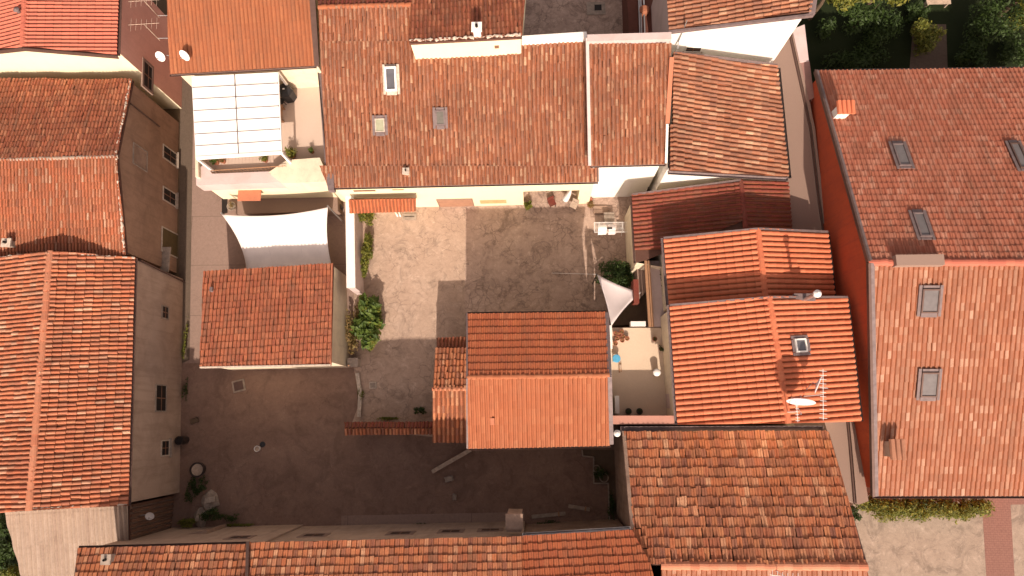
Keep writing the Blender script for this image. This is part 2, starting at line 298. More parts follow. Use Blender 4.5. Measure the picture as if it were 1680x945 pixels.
# ------------------------------------------------------------------ roof tiles
def tiles(name, plane, poly, mat, parent, w=.22, l=.36, style='coppi', jit=1.0, wavy=.0, deck=.14, colvec=None, relief=1.0, stag=0.0, chan=None, lift=.030, cw=.34):
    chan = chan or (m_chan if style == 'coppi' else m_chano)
    """real clay tiles laid on a plane inside a convex outline (3D points); every tile is its own little shell"""
    poly = [p.copy() for p in poly]; n, d, u = plane.n, plane.d, plane.u
    if colvec is not None:
        d = (colvec - n * colvec.dot(n)).normalized(); u = n.cross(d).normalized()
    o = poly[0]; U = [(p - o).dot(u) for p in poly]; D = [(p - o).dot(d) for p in poly]
    u0, u1, d0, d1 = min(U), max(U), min(D), max(D)
    nc = int((u1 - u0) / w) + 2; nr = int((d1 - d0) / l) + 2
    if style == 'coppi':      # (half width factor profile, z) cover + channel
        k = 7; ang = [math.pi * i / (k - 1) for i in range(k)]
        cov = [(-math.cos(a) * cw, math.sin(a) * .32 * relief) for a in ang]
        prof = [cov, [(.26, .06 * relief), (.38, -.04), (.62, -.04), (.74, .06 * relief)]]
    elif style == 'sheet':
        k = 9; prof = [[(-.5 + i / (k - 1), (.5 - .5 * math.cos(2 * math.pi * i / (k - 1))) * .3 * relief) for i in range(k)]]
    else:                     # interlocking: roll + pan
        prof = [[(-.5, .06), (-.42, .16 * relief), (-.32, .24 * relief), (-.2, .26 * relief), (-.08, .20 * relief), (.0, .06), (.08, 0), (.25, .01), (.42, .0), (.5, .06)]]
    VV = []; FF = []; UV = []; MI = []; base = 0
    C, R = np.meshgrid(np.arange(-1, nc), np.arange(-1, nr)); C = C.ravel().astype(float); R = R.ravel().astype(float); n_t = len(C)
    wave = wavy * np.sin(R * .35 + 1.7) + wavy * .6 * np.sin(R * .13 + C * .05)
    cs = rng.uniform(-.5, .5, nc + 4) * stag * l
    cst = cs[(C + 1).astype(int)]
    for pi, pr in enumerate(prof):
        k = len(pr); pu = np.array([q[0] for q in pr]); pz = np.array([q[1] for q in pr])
        ju = rng.normal(0, .007 * jit, n_t); jr = rng.normal(0, .012 * jit, n_t); jz = np.abs(rng.normal(0, .005 * jit, n_t)); jl = rng.normal(0, .012 * jit, n_t)
        bad = rng.random(n_t) < .015 * jit; jr = np.where(bad, jr * 4, jr); jz = np.where(bad, jz + .012, jz)
        cu = u0 + (C + .5) * w + wave + ju
        dlow = d1 - R * l + jl + cst; dup = dlow - l * 1.12
        tl, tu = (1.0, .84) if (style == 'coppi' and pi == 0) else ((.9, 1.0) if style == 'coppi' else (1, 1))
        lf = lift * (1 if style != 'sheet' else .5)
        rows = []
        for (dd, tp, zz, sgn) in ((dup, tu, 0.0, -1), (dlow, tl, lf, 1), (dlow + .004, tl, lf - .034, 1)):
            uu = cu[:, None] + pu[None, :] * w * tp + (sgn * jr * l * .5)[:, None]
            z_ = pz[None, :] * w * tp + zz + jz[:, None] + .02
            rows.append(np.stack([uu, np.repeat(dd[:, None], k, 1), z_], -1))
        P = np.stack(rows, 1)                    # tiles,3,k,3
        VV.append(P.reshape(-1, 3))
        idx = np.arange(k - 1); f1 = np.stack([idx, idx + 1, idx + 1 + k, idx + k], -1); f2 = f1 + k
        f = np.concatenate([f1, f2])[None] + (base + np.arange(n_t) * 3 * k)[:, None, None]
        mi_ = np.zeros(2 * (k - 1), int); mi_[k - 1:] = 1  # risers take the darker channel colour: undercut shade painted in
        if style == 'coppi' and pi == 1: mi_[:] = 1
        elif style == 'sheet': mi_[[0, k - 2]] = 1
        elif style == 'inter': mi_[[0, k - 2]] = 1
        MI.append(np.tile(mi_, n_t))
        FF.append(f.reshape(-1, 4)); UV.append(np.repeat(np.stack([C * 1.37 + .21 * pi + 3.3, R * .77 + .5], -1), (len(f1) + len(f2)), 0)); base += n_t * 3 * k
    VV = np.concatenate(VV); FF = np.concatenate(FF); UV = np.concatenate(UV); MI = np.concatenate(MI)
    # cull tiles far outside
    cen = VV[FF].mean(1)
    keep = np.ones(len(FF), bool); m_ = len(poly)
    area = sum(U[i] * D[(i + 1) % m_] - U[(i + 1) % m_] * D[i] for i in range(m_)); sg = 1 if area > 0 else -1
    edges = []
    for i in range(m_):
        a = np.array((U[i], D[i])); b_ = np.array((U[(i + 1) % m_], D[(i + 1) % m_])); e = b_ - a; L_ = np.linalg.norm(e)
        if L_ < 1e-4: continue
        nn = np.array((-e[1], e[0])) / L_ * sg; edges.append((a, nn))
        keep &= ((cen[:, :2] - a) @ nn) > -.25
    FF = FF[keep]; UV = UV[keep]; MI = MI[keep]; used, inv = np.unique(FF, return_inverse=True); VV = VV[used]; FF = inv.reshape(-1, 4)
    un, dn_, nn_, oo = map(lambda v: np.array(v), (u, d, n, o))
    und = .018 + wavy * 1.3
    uw = np.sin(VV[:, 0] * 1.1 + 2.0) * np.sin(VV[:, 1] * .9 + .7) * .6 + np.sin(VV[:, 0] * 2.7 + VV[:, 1] * 1.3) * .4
    VV[:, 2] += und * uw + und * .5
    WP = oo + VV[:, :1] * un + VV[:, 1:2] * dn_ + VV[:, 2:3] * nn_
    off = np.array(wloc(parent))
    me = bpy.data.meshes.new(name); me.from_pydata((WP - off).tolist(), [], FF.tolist()); me.polygons.foreach_set('material_index', MI.tolist())
    uvl = me.uv_layers.new(name='tile'); uvl.data.foreach_set('uv', np.repeat(UV, 4, 0).ravel())
    bm = bmesh.new(); bm.from_mesh(me)
    for a, nn in edges:
        pc = o + u * float(a[0]) + d * float(a[1]); no = u * float(nn[0]) + d * float(nn[1])
        bmesh.ops.bisect_plane(bm, geom=bm.verts[:] + bm.edges[:] + bm.faces[:], plane_co=pc - Vector(off) - no * .015, plane_no=no, clear_inner=True)
    # deck under the tiles
    top = [bm.verts.new(p - n * .012 - Vector(off)) for p in poly]; bot = [bm.verts.new(p - n * deck - Vector(off)) for p in poly]
    fs = [bm.faces.new(top), bm.faces.new(bot[::-1])] + [bm.faces.new((top[i], bot[i], bot[(i + 1) % m_], top[(i + 1) % m_])) for i in range(m_)]
    for f in fs: f.material_index = 2
    bmesh.ops.recalc_face_normals(bm, faces=fs)
    bm.to_mesh(me); bm.free(); me.materials.append(mat); me.materials.append(chan); me.materials.append(m_under)
    ob = bpy.data.objects.new(name, me); COL.objects.link(ob); ob.parent = parent
    return ob
def ridge(a, b, parent, mat=None, r=.13, l=.4, name='ridge_cap', up=(0, 0, 1)):
    a, b = Vector(a), Vector(b); d = (b - a); LL = d.length; d.normalize(); up = Vector(up); x = d.cross(up).normalized(); up = x.cross(d).normalized()
    mb = MB(); k = max(1, int(LL / l)); st = LL / k
    for i in range(k):
        p0 = a + d * (st * i - .03) + x * random.gauss(0, .008); p1 = a + d * (st * (i + 1) + .02) + x * random.gauss(0, .008)
        vs = []
        for (p, rr, zz) in ((p0, r * .86, 0.0), (p1, r, .02), (p1 + d * .003, r * .8, -.0)):
            for q in range(7):
                an = math.pi * q / 6; vs.append(p + x * math.cos(an) * rr + up * (math.sin(an) * rr * .85 + zz))
        fs = [(s_ * 7 + q, s_ * 7 + q + 1, s_ * 7 + q + 8, s_ * 7 + q + 7) for s_ in (0, 1) for q in range(6)]
        mb.add(vs, fs, 0, (i * 1.31 + .2, LL))
    return mb.build(name, mat or m_ridgecap, parent)
def gutter(a, b, parent, r=.07, mat=None, name='gutter'):
    a, b = Vector(a), Vector(b); d = (b - a).normalized(); x = d.cross(Vector((0, 0, 1))).normalized(); mb = MB(); vs = []
    for p in (a, b):
        for rr in (r, r * .86):
            for q in range(7):
                an = math.pi + math.pi * q / 6; vs.append(p + x * math.cos(an) * rr + Vector((0, 0, math.sin(an) * rr)))
    fs = [(q, q + 1, q + 15, q + 14) for q in range(6)] + [(7 + q, 21 + q, 22 + q, 8 + q) for q in range(6)] + [(0, 14, 21, 7), (6, 13, 27, 20)]
    mb.add(vs, fs); mb.bar(a, a + d * .02, r * 2, r * 1.2); mb.bar(b - d * .02, b, r * 2, r * 1.2)
    return mb.build(name, mat or m_gutter, parent)
def inset(pts, offs):
    n = len(pts); P = [Vector((p.x, p.y)) for p in pts]
    area = sum(P[i].x * P[(i + 1) % n].y - P[(i + 1) % n].x * P[i].y for i in range(n)); sg = 1 if area > 0 else -1
    out = []
    for i in range(n):
        a, b, c = P[i - 1], P[i], P[(i + 1) % n]; e1 = (b - a).normalized(); e2 = (c - b).normalized()
        n1 = Vector((-e1.y, e1.x)) * sg; n2 = Vector((-e2.y, e2.x)) * sg; o1, o2 = offs[i - 1], offs[i]
        cr = e1.x * e2.y - e1.y * e2.x
        if abs(cr) < .05: q = b + n1 * max(o1, o2)
        else:
            p1 = b + n1 * o1; p2 = b + n2 * o2; t_ = ((p2 - p1).x * e2.y - (p2 - p1).y * e2.x) / cr; q = p1 + e1 * t_
        out.append(Vector((q.x, q.y, pts[i].z)))
    return out
def house(name, label, cat, outline, offs, mats, base=0.0, group=None, drop=.12, facemat=None):
    """outline: top-of-wall 3D points (roof edge); returns root, inset plan points"""
    if not isinstance(offs, (list, tuple)): offs = [offs] * len(outline)
    ins = inset(outline, offs); cx = sum(p.x for p in ins) / len(ins); cy = sum(p.y for p in ins) / len(ins)
    root = thing(name, (cx, cy, base), label, cat, group); n = len(ins)
    mb = MB(); area = sum(ins[i].x * ins[(i + 1) % n].y - ins[(i + 1) % n].x * ins[i].y for i in range(n))
    for i in range(n):
        a, b = ins[i], ins[(i + 1) % n]; vs = [(a.x, a.y, base - .3), (b.x, b.y, base - .3), (b.x, b.y, b.z - drop), (a.x, a.y, a.z - drop)]
        mb.add(vs, [(0, 1, 2, 3) if area > 0 else (3, 2, 1, 0)], (facemat[i] if facemat else 0))
    mb.build('wall', mats, root)
    return root, ins
def window(parent, wp, a, b, frame=None, pane=None, fw=.07, name='window', sill=True, depth=.05, label=None):
    """window on a vertical wall plane between two image points"""
    A, B = wp.pt(*a), wp.pt(*b); t = wp.t; s0, s1 = sorted(((A - wp.a).dot(t), (B - wp.a).dot(t))); z0, z1 = sorted((A.z, B.z))
    frame = frame or m_mort; pane = pane or m_dark; nrm = wp.n; o = wp.a
    P = lambda s, z, off=0: o + t * s + nrm * off + Vector((0, 0, z))
    mb = MB(); w = s1 - s0; h = z1 - z0; Z = Vector((0, 0, 1)); dd = depth * 2
    for (s, z, ww, hh) in ((s0 - fw / 2, (z0 + z1) / 2, fw, h + 2 * fw), (s1 + fw / 2, (z0 + z1) / 2, fw, h + 2 * fw), ((s0 + s1) / 2, z1 + fw / 2, w, fw), ((s0 + s1) / 2, z0 - fw / 2, w, fw)):
        mb.box(P(s, z), (ww, dd, hh), t, nrm, Z)
    f = mb.build(name, frame, parent)
    if label: f['label'] = label
    MB().box(P((s0 + s1) / 2, (z0 + z1) / 2, .0), (w, .03, h), t, nrm, Z).build('pane', pane, f)
    mb = MB()
    if w > .45 and pane is m_dark:
        mb.box(P((s0 + s1) / 2, (z0 + z1) / 2, .02), (.05, .03, h), t, nrm, Z).box(P((s0 + s1) / 2, z0 + h * .45, .021), (w, .03, .04), t, nrm, Z).build('sash_bar', m_shut, f)
    if sill: MB().box(P((s0 + s1) / 2, z0 - fw - .03, .06), (w + .3, .2, .06), t, nrm, Z).build('sill', m_stone, f)
    return f
def skylight(plane, a, b, label, frame=None, pane=None, group='roof windows', hgt=.14, fw=.07):
    A, B = plane.pt(*a), plane.pt(*b); c = (A + B) / 2; w = abs((B - A).dot(plane.u)); l = abs((B - A).dot(plane.d))
    Z = plane.n; q = Matrix((plane.u, -plane.d, Z)).transposed().to_quaternion()
    r = thing('skylight', c + Z * .12, label, 'skylight', group, q); frame = frame or m_flash; mb = MB()
    for (x, y, sx, sy) in ((-w / 2, 0, fw, l + fw), (w / 2, 0, fw, l + fw), (0, -l / 2, w - fw, fw), (0, l / 2, w - fw, fw)): mb.box((x, y, hgt / 2), (sx, sy, hgt))
    mb.build('frame', frame, r, local=True)
    MB().box((0, 0, hgt * .6), (w - fw, l - fw, .02)).build('glass', pane or m_glass, r, local=True)
    mb = MB()
    for (x, y, sx, sy) in ((-w / 2 - .11, 0, .14, l + .4), (w / 2 + .11, 0, .14, l + .4), (0, -l / 2 - .14, w, .2), (0, l / 2 + .12, w, .14)): mb.box((x, y, .055), (sx, sy, .03))
    mb.build('flashing', m_flash if frame is not m_whitep else m_mort, r, local=True)
    return r
# ------------------------------------------------------------------ foliage
def leaves(name, blobs, n, size, mat, parent=None, flat=.5, up=.6):
    """leaf-sized faces spread through ellipsoid clumps: (centre, radii)"""
    tot = sum(b[1][0] * b[1][1] * b[1][2] for b in blobs); vs = []; fs = []; uv = []; k = 0
    for c, r in blobs:
        m = max(6, int(n * (r[0] * r[1] * r[2]) / tot)); c = np.array(c)
        dirs = rng.normal(size=(m, 3)); dirs /= np.linalg.norm(dirs, axis=1)[:, None]; rad = rng.random(m) ** .45 * (1 + rng.normal(0, .10, m))
        pos = c + dirs * rad[:, None] * np.array(r); pos[:, 2] = np.maximum(pos[:, 2], .03)
        nn = dirs * .6 + rng.normal(0, .55, (m, 3)); nn[:, 2] += up; nn /= np.linalg.norm(nn, axis=1)[:, None]
        t = np.cross(nn, rng.normal(size=(m, 3))); t /= np.linalg.norm(t, axis=1)[:, None] + 1e-9; b_ = np.cross(nn, t)
        sz = size * (0.4 + 1.0 * rng.random(m) ** 1.6)[:, None]
        quad = np.stack([pos - t * sz, pos + b_ * sz * .45 + nn * sz * .12, pos + t * sz, pos - b_ * sz * .45 + nn * sz * .12], 1)
        vs.append(quad.reshape(-1, 3)); fs.append(np.arange(m * 4).reshape(-1, 4) + k); k += m * 4; uv.append(rng.random((m, 2)) * 50)
    vs = np.concatenate(vs); fs = np.concatenate(fs); uv = np.concatenate(uv); off = np.array(wloc(parent)) if parent is not None else 0
    me = bpy.data.meshes.new(name); me.from_pydata((vs - off).tolist(), [], fs.tolist()); u = me.uv_layers.new(name='tile'); u.data.foreach_set('uv', np.repeat(uv, 4, 0).ravel())
    me.materials.append(mat); o = bpy.data.objects.new(name, me); COL.objects.link(o)
    if parent is not None: o.parent = parent
    return o
def bush(name, c, r, n, size, mat, label, cat='shrub', group=None, nb=9, stems=5, rb=(.3, .5), mat2=None):
    c = Vector(c); root = thing(name, (c.x, c.y, c.z), label, cat, group); blobs = []
    for i in range(nb):
        a = random.uniform(0, 6.28); q = math.sqrt(random.random()) * .75
        rr = random.uniform(*rb)
        blobs.append(((c.x + math.cos(a) * q * r[0], c.y + math.sin(a) * q * r[1], c.z + r[2] * random.uniform(.45, 1.25)), (r[0] * rr, r[1] * rr, r[2] * rr * 1.1)))
    leaves('foliage', blobs, n, size, mat, root)
    if mat2: leaves('foliage', [((b[0][0] + .05, b[0][1] - .05, b[0][2] - .08), b[1]) for b in blobs[::2]], n // 2, size * .8, mat2, root)
    mb = MB()
    for b in blobs[:stems]:
        mid = (Vector(b[0]) + c) / 2 + Vector((random.gauss(0, .05), random.gauss(0, .05), 0)); mb.tube([c, mid, b[0]], [.03, .02, .008], 5)
    mb.build('stem', m_bark, root); return root
def pot_plant(px, py, h, r, pr, mat, label, size=.06, n=160, ph=.25, group='potted plants', potmat=None, name='potted_plant'):
    c = at(px, py, h); root = thing(name, c, label, 'potted plant', group)
    MB().lathe((0, 0, 0), [(0, 0), (pr * .75, 0), (pr, ph), (pr * 1.08, ph), (pr * 1.08, ph + .03), (pr * .88, ph + .03), (pr * .85, ph - .02), (0, ph - .02)], 14).build('pot', potmat or m_pot, root, local=True, smooth=False)
    leaves('foliage', [((c.x + random.gauss(0, r * .2), c.y + random.gauss(0, r * .2), h + ph + r * random.uniform(.3, .9)), (r * .7, r * .7, r * .6)) for _ in range(4)], n, size, mat, root)
    return root
def poly(pl, pts): return [pl.pt(*p) for p in pts]

def mortar(name, a, b, parent, up, r=.05, n=None, mat=None):
    a, b = Vector(a), Vector(b); k = n or max(6, int((b - a).length / .09)); pts = []; rs = []
    for i in range(k + 1): pts.append(a.lerp(b, i / k) + Vector(up) * .07 + Vector((random.gauss(0, .018), random.gauss(0, .018), random.gauss(0, .01)))); rs.append(r * random.choice((.25, .5, .9, 1.1, 1.4)))
    return MB().tube(pts, rs, 6).build(name, mat or m_mort, parent)
# ================================================================== SETTING
def pad(name, pts, z, mat, kind='structure', h=0):
    P = [at(p[0], p[1], h) for p in pts]; mb = MB()
    area = sum(P[i].x * P[(i + 1) % len(P)].y - P[(i + 1) % len(P)].x * P[i].y for i in range(len(P)))
    if area < 0: P = P[::-1]
    mb.add([(p.x, p.y, z) for p in P], [tuple(range(len(P)))]); o = mb.build(name, mat); o['kind'] = kind; return o
g_soil = paving('soil', (.10, .07, .045), (.14, .10, .06), (.08, .06, .04), 0)
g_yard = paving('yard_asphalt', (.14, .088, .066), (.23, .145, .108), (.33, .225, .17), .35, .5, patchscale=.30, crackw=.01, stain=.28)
g_alley = paving('alley_concrete', (.25, .175, .135), (.29, .20, .16), (.23, .16, .125), .25, .3, (7.0, 3.1, .02), crackw=.01)
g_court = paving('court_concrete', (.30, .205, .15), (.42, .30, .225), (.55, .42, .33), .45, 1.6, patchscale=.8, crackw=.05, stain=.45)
g_courtd = paving('court_stone', (.29, .20, .155), (.42, .30, .235), (.56, .42, .33), .5, 2.1, patchscale=.9, crackw=.09, stain=.55)
g_gravel = paving('gravel', (.24, .185, .145), (.32, .25, .19), (.42, .34, .27), 0, patchscale=1.6, stain=.5)
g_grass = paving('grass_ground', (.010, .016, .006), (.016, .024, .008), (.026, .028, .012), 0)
g_path = paving('brick_path', (.20, .105, .085), (.25, .13, .10), (.22, .11, .09), .2, 3, (.24, .12, .006))
g_darkbrown = paving('paving_dark_brown', (.10, .075, .055), (.13, .095, .07), (.09, .07, .05), .3, .6)
MB().add([(-400, -400, 0), (400, -400, 0), (400, 400, 0), (-400, 400, 0)], [(0, 1, 2, 3)]).build('ground', g_soil)['kind'] = 'structure'
pad('alley_paving', [(300, -150), (600, -150), (600, 600), (300, 600)], .004, g_alley)
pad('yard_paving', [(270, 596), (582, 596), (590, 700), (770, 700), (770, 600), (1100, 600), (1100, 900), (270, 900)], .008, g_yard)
pad('courtyard_paving', [(582, 300), (765, 300), (763, 560), (745, 720), (574, 704), (590, 660), (580, 600)], .012, g_court)
pad('old_stone_paving', [(765, 300), (1100, 300), (1100, 640), (750, 640), (762, 560)], .016, g_courtd)
pad('back_yard_paving', [(830, -250), (1110, -250), (1110, 130), (830, 130)], .012, g_courtd)
pad('alley_dark_strip', [(296, 120), (318, 120), (311, 590), (292, 600)], .008, g_darkbrown)  # darker brown strip along the west edge of the alley
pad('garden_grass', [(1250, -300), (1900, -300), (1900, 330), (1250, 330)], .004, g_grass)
pad('gravel_yard', [(1330, 780), (1900, 780), (1900, 1200), (1330, 1200)], .004, g_gravel)
pad('brick_path', [(1608, 780), (1655, 780), (1668, 1010), (1622, 1010)], .010, g_path)
pad('brick_cross_path', [(1655, 800), (1760, 800), (1760, 826), (1655, 828)], .014, g_path)
pad('garden_path', [(1498, 40), (1552, 40), (1560, 260), (1480, 260)], .010, g_darkbrown)
# ================================================================== HOUSES
R = {}
def P3(x, y, h): return at(x, y, h)
# ---- house, top left, red ridge north-south
e = Plane((38, 78, 8.2), (44, -70, 8.2), (193, 91, 7.3)); wpl = Plane((38, 78, 8.2), (44, -70, 8.2), (-90, 92, 7.3))
o = [e.pt(192, 90), e.pt(198, -70), e.pt(44, -70), wpl.pt(-90, -70), wpl.pt(-90, 92), e.pt(38, 78)]
r, ins = house('house', 'house with salmon red tiles, cream gable and pink side wall', 'house', o, [.25, .2, .2, .2, .45, .45], [p_pink, p_cream], facemat=[0, 0, 0, 0, 1, 1])
tiles('roof', e, poly(e, [(38, 78), (192, 90), (198, -70), (44, -70)]), m_salmon, r, w=.225, l=.4, style='sheet', jit=.4, relief=1.5, chan=m_red)
tiles('roof', wpl, poly(wpl, [(38, 78), (-90, 92), (-90, -70), (44, -70)]), m_salmon, r, w=.225, l=.4, style='sheet', jit=.4, relief=1.5, chan=m_red)
ridge(e.pt(38, 76), e.pt(44, -70), r, m_salmon, .17)
MB().bar(e.pt(38, 80) - e.n * .06, e.pt(193, 93) - e.n * .06, .06, .26).bar(wpl.pt(38, 80) - wpl.n * .06, wpl.pt(-90, 94) - wpl.n * .06, .06, .26).build('verge_board', m_gutter, r)
gutter(e.pt(195, 91), e.pt(200, -70), r)
wp = VPlane(ins[0], ins[1], .0); window(r, wp, (236, 100), (248, 150), p_beige, m_dark, .16, sill=False)
MB().lathe(e.pt(32, 20), [(.10, 0), (.10, .22), (.16, .24), (0, .34)], 12).build('vent_cap', m_flash, r)
# ---- old brown house, two planes, ridge east-west
n_ = Plane((193, 257, 6.5), (-60, 264, 6.5), (218, 132, 5.3)); s_ = Plane((193, 257, 6.5), (-60, 264, 6.5), (208, 413, 5.4))
o = [n_.pt(218, 132), n_.pt(-60, 130), n_.pt(-60, 264), s_.pt(-60, 430), s_.pt(208, 414), n_.pt(193, 257)]
r, ins = house('house', 'old brown plastered house with weathered tiles and three windows onto the alley', 'house', o, [.1, .1, .1, .05, .12, .12], [p_brown])
tiles('roof', n_, poly(n_, [(218, 132), (-60, 130), (-60, 264), (193, 257)]), m_old, r, w=.19, l=.38, jit=1.8, wavy=.03)
tiles('roof', s_, poly(s_, [(193, 257), (-60, 264), (-60, 440), (208, 418)]), m_ridge4, r, w=.18, l=.40, jit=1.2, wavy=.02)
ridge(n_.pt(194, 257), n_.pt(-60, 264), r, m_fibre, .12); 
for pl_, a, b in ((n_, (215, 133), (191, 256)), (s_, (191, 258), (205, 413))): mortar('verge_mortar', pl_.pt(*a), pl_.pt(*b), r, pl_.n)
wp = VPlane(ins[4], ins[5]); wq = VPlane(ins[5], ins[0])
window(r, wq, (219, 235), (240, 281), m_stone, p_old, .05, sill=False, name='blocked_window')
window(r, wq, (268, 238), (288, 272)); window(r, wp, (268, 307), (287, 338))
window(r, wp, (266, 373), (294, 424), m_mort, plain('olive_shutter', (.11, .075, .03), .8), .07)
A = wp.pt(262, 424); 
MB().box(Vector((A.x + .18, A.y, A.z - .3)), (.5, 1.5, .12)).build('ledge', m_stone, r)
MB().tube([wq.pt(213, 170) + Vector((.05, 0, 0)), wq.pt(213, 170) * 1 + Vector((.05, 0, -3))], .04).build('downpipe', m_gutter, r)
# ---- long house, ridge north-south, striped tiles
e = Plane((82, 414, 6.5), (50, 835, 6.5), (222, 425, 5.3)); w_ = Plane((82, 414, 6.5), (50, 835, 6.5), (-90, 434, 5.1))
o = [e.pt(222, 423), e.pt(82, 413), w_.pt(-90, 434), w_.pt(-90, 850), e.pt(49, 836), e.pt(211, 829)]
r, ins = house('house', 'long old house with striped orange tiles and a ridge running north to south', 'house', o, [.05, .05, .1, .1, .1, .12], [p_tan])
tiles('roof', e, poly(e, [(82, 413), (222, 423), (211, 829), (49, 836)]), m_ridge4, r, w=.228, l=.42, cw=.37, jit=1.7, wavy=.02, relief=1.15)
tiles('roof', w_, poly(w_, [(82, 413), (-90, 434), (-90, 850), (49, 836)]), m_ridge4, r, w=.228, l=.42, cw=.37, jit=1.7, wavy=.02, relief=1.15)
ridge(e.pt(83, 413), e.pt(49, 837), r, m_ridgecap, .2, .5)
for pl_, a, b in ((e, (84, 415), (221, 424)), (w_, (80, 415), (-20, 424)), (e, (51, 834), (209, 827))): mortar('verge_mortar', pl_.pt(*a), pl_.pt(*b), r, pl_.n, .04)
gutter(e.pt(224, 424), e.pt(213, 829), r, .06)
wp = VPlane(ins[5], ins[0])
for a, b in (((266, 502), (275, 523)), ((256, 632), (271, 674)), ((265, 724), (276, 746))): window(r, wp, a, b, m_mort if b[1] > 700 else m_stone, sill=b[1] > 700)
MB().tube([wp.pt(228, 427) + Vector((.06, 0, 0)), wp.pt(300, 462) + Vector((.06, 0, 0))], .05).build('downpipe', m_gutter, r)
# ---- grey beige corrugated shed roof, bottom left
s_ = Plane((9, 840, 4.5), (211, 829, 4.5), (130, 960, 3.7))
o = poly(s_, [(9, 840), (211, 829), (214, 1040), (62, 1040)])
r, ins = house('shed', 'shed with pale grey corrugated roof at the south end of the striped long house', 'shed', o, [.05, .08, .1, .1], [p_old])
tiles('roof', s_, o, m_fibre, r, w=.24, l=1.6, style='sheet', jit=.25, relief=.9, chan=plain('fibre_groove', (.30, .22, .16), .9))
wp = VPlane(ins[2], ins[1]); mb = MB(); A, B = ins[1], ins[2]
for i in range(26):
    q = A.lerp(B, i / 25); mb.box((q.x + .06, q.y, 2.1), (.12, .14, 4.1 + random.uniform(-.15, .1)), uv=(i * .7, 1))
mb.build('corrugated_cladding', plaster('rusty_sheet', (.20, .11, .07), .6, (.07, .04, .03), .8), r)
# ---- row along the bottom: west, middle, east (orange)
def row_house(label, pts, h, hs, south, mats, walls, tm, l=.36, w=.22, jit=1.2):
    n_ = Plane((*pts[0], h), (*pts[1], h), (*south, hs)); o = poly(n_, pts); r, ins = house('house', label, 'house', o, walls, mats)
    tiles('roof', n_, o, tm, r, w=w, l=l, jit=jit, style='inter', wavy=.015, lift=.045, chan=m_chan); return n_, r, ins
n1, r1, i1 = row_house('low row house with brown tiles and a chimney hole, southwest corner of the yard', [(130, 900), (411, 893), (408, 1050), (112, 1050)], 7.0, 8.5, (405, 1050), [p_tan], [.12, -.12, .1, .1], m_oldmix)
gutter(n1.pt(130, 898), n1.pt(405, 891), r1, .07); 
MB().bar(n1.pt(130, 900) - n1.n * .04, n1.pt(112, 1050) - n1.n * .04, .08, .2).build('verge_board', m_gutter, r1)
n2, r2, i2 = row_house('row house with mottled tiles and four small windows above the yard', [(411, 891), (856, 881), (856, 1050), (407, 1050)], 7.5, 9.0, (600, 1050), [p_tan, p_pink], [.35, -.05, .1, -.12], m_oldmix)
MB().bar(n2.pt(409, 890) + n2.n * .08, n2.pt(405, 1050) + n2.n * .08, .14, .25).build('parapet', m_gutter, r2)
wp = VPlane(i2[1], i2[0])
for a, b in (((384, 880), (405, 883)), ((503, 877), (528, 880)), ((644, 873.5), (671, 876.5)), ((727, 870.5), (753, 873.5)), ((791, 868.5), (818, 871))): 
    if a[0] > 420: window(r2, wp, a, b, p_beige, m_dark, .22, sill=False, depth=.03)
wp1 = VPlane(i1[1], i1[0]); window(r1, wp1, (384, 880.5), (404, 883.5), p_beige, m_dark, .2, sill=False, depth=.03)
MB().bar(at(560, 868, 3) * 1, at(600, 868, 3), .01, .01)
n3, r3, i3 = row_house('row house with bright orange new tiles and a white gutter beside the yard', [(857, 880), (1036, 870), (1066, 925), (1100, 1050), (857, 1050)], 7.3, 8.9, (950, 1050), [p_old], [.5, .03, .03, .1, .05], m_cent)
gutter(n3.pt(857, 878), n3.pt(1034, 867), r3, .09, m_steel)
c = n2.pt(843, 876); t = thing('chimney', Vector((c.x, c.y + .35, 5.6)), 'stubby tan plastered chimney block on the yard side of the bottom row', 'chimney'); c0 = t.location
MB().box(c0 + Vector((0, 0, .0)), (.7, .75, 2.4)).build('stack', p_old, t); MB().box(c0 + Vector((0, .1, 1.23)), (.8, .7, .08)).build('cap', p_old, t)
# ---- large mottled roof, bottom right
nb = Plane((1022, 709, 5.3), (1357, 708, 5.3), (1420, 927, 7.6)); sb = Plane(nb.pt(1085, 925), nb.pt(1420, 928), (1250, 1050, 6.9))
o = [nb.pt(1022, 709), nb.pt(1357, 708), nb.pt(1420, 928), sb.pt(1440, 1050), sb.pt(1085, 1050), nb.pt(1062, 925), nb.pt(1036, 870)]
r, ins = house('house', 'house with the largest mottled brown and orange roof, right of the dark yard', 'house', o, [.1, .12, .12, .1, .1, .1, .15], [p_old])
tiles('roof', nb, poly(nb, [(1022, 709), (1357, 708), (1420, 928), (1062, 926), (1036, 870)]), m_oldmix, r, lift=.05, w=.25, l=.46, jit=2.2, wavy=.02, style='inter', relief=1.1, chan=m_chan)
tiles('roof', sb, [nb.pt(1085, 926), nb.pt(1420, 928), sb.pt(1440, 1050), sb.pt(1085, 1050)], m_rights, r, w=.22, l=.38, jit=.6, style='inter')
ridge(nb.pt(1085, 928), nb.pt(1421, 929), r, m_ridgecap, .2)
MB().bar(nb.pt(1023, 709) + nb.n * .03, nb.pt(1037, 870) + nb.n * .03, .16, .24).build('parapet', p_old, r)
gutter(nb.pt(1018, 705) , nb.pt(1350, 704), r, .16, m_flash)
MB().bar(nb.pt(1358, 710), nb.pt(1421, 928), .07, .16).build('verge_board', m_gutter, r)
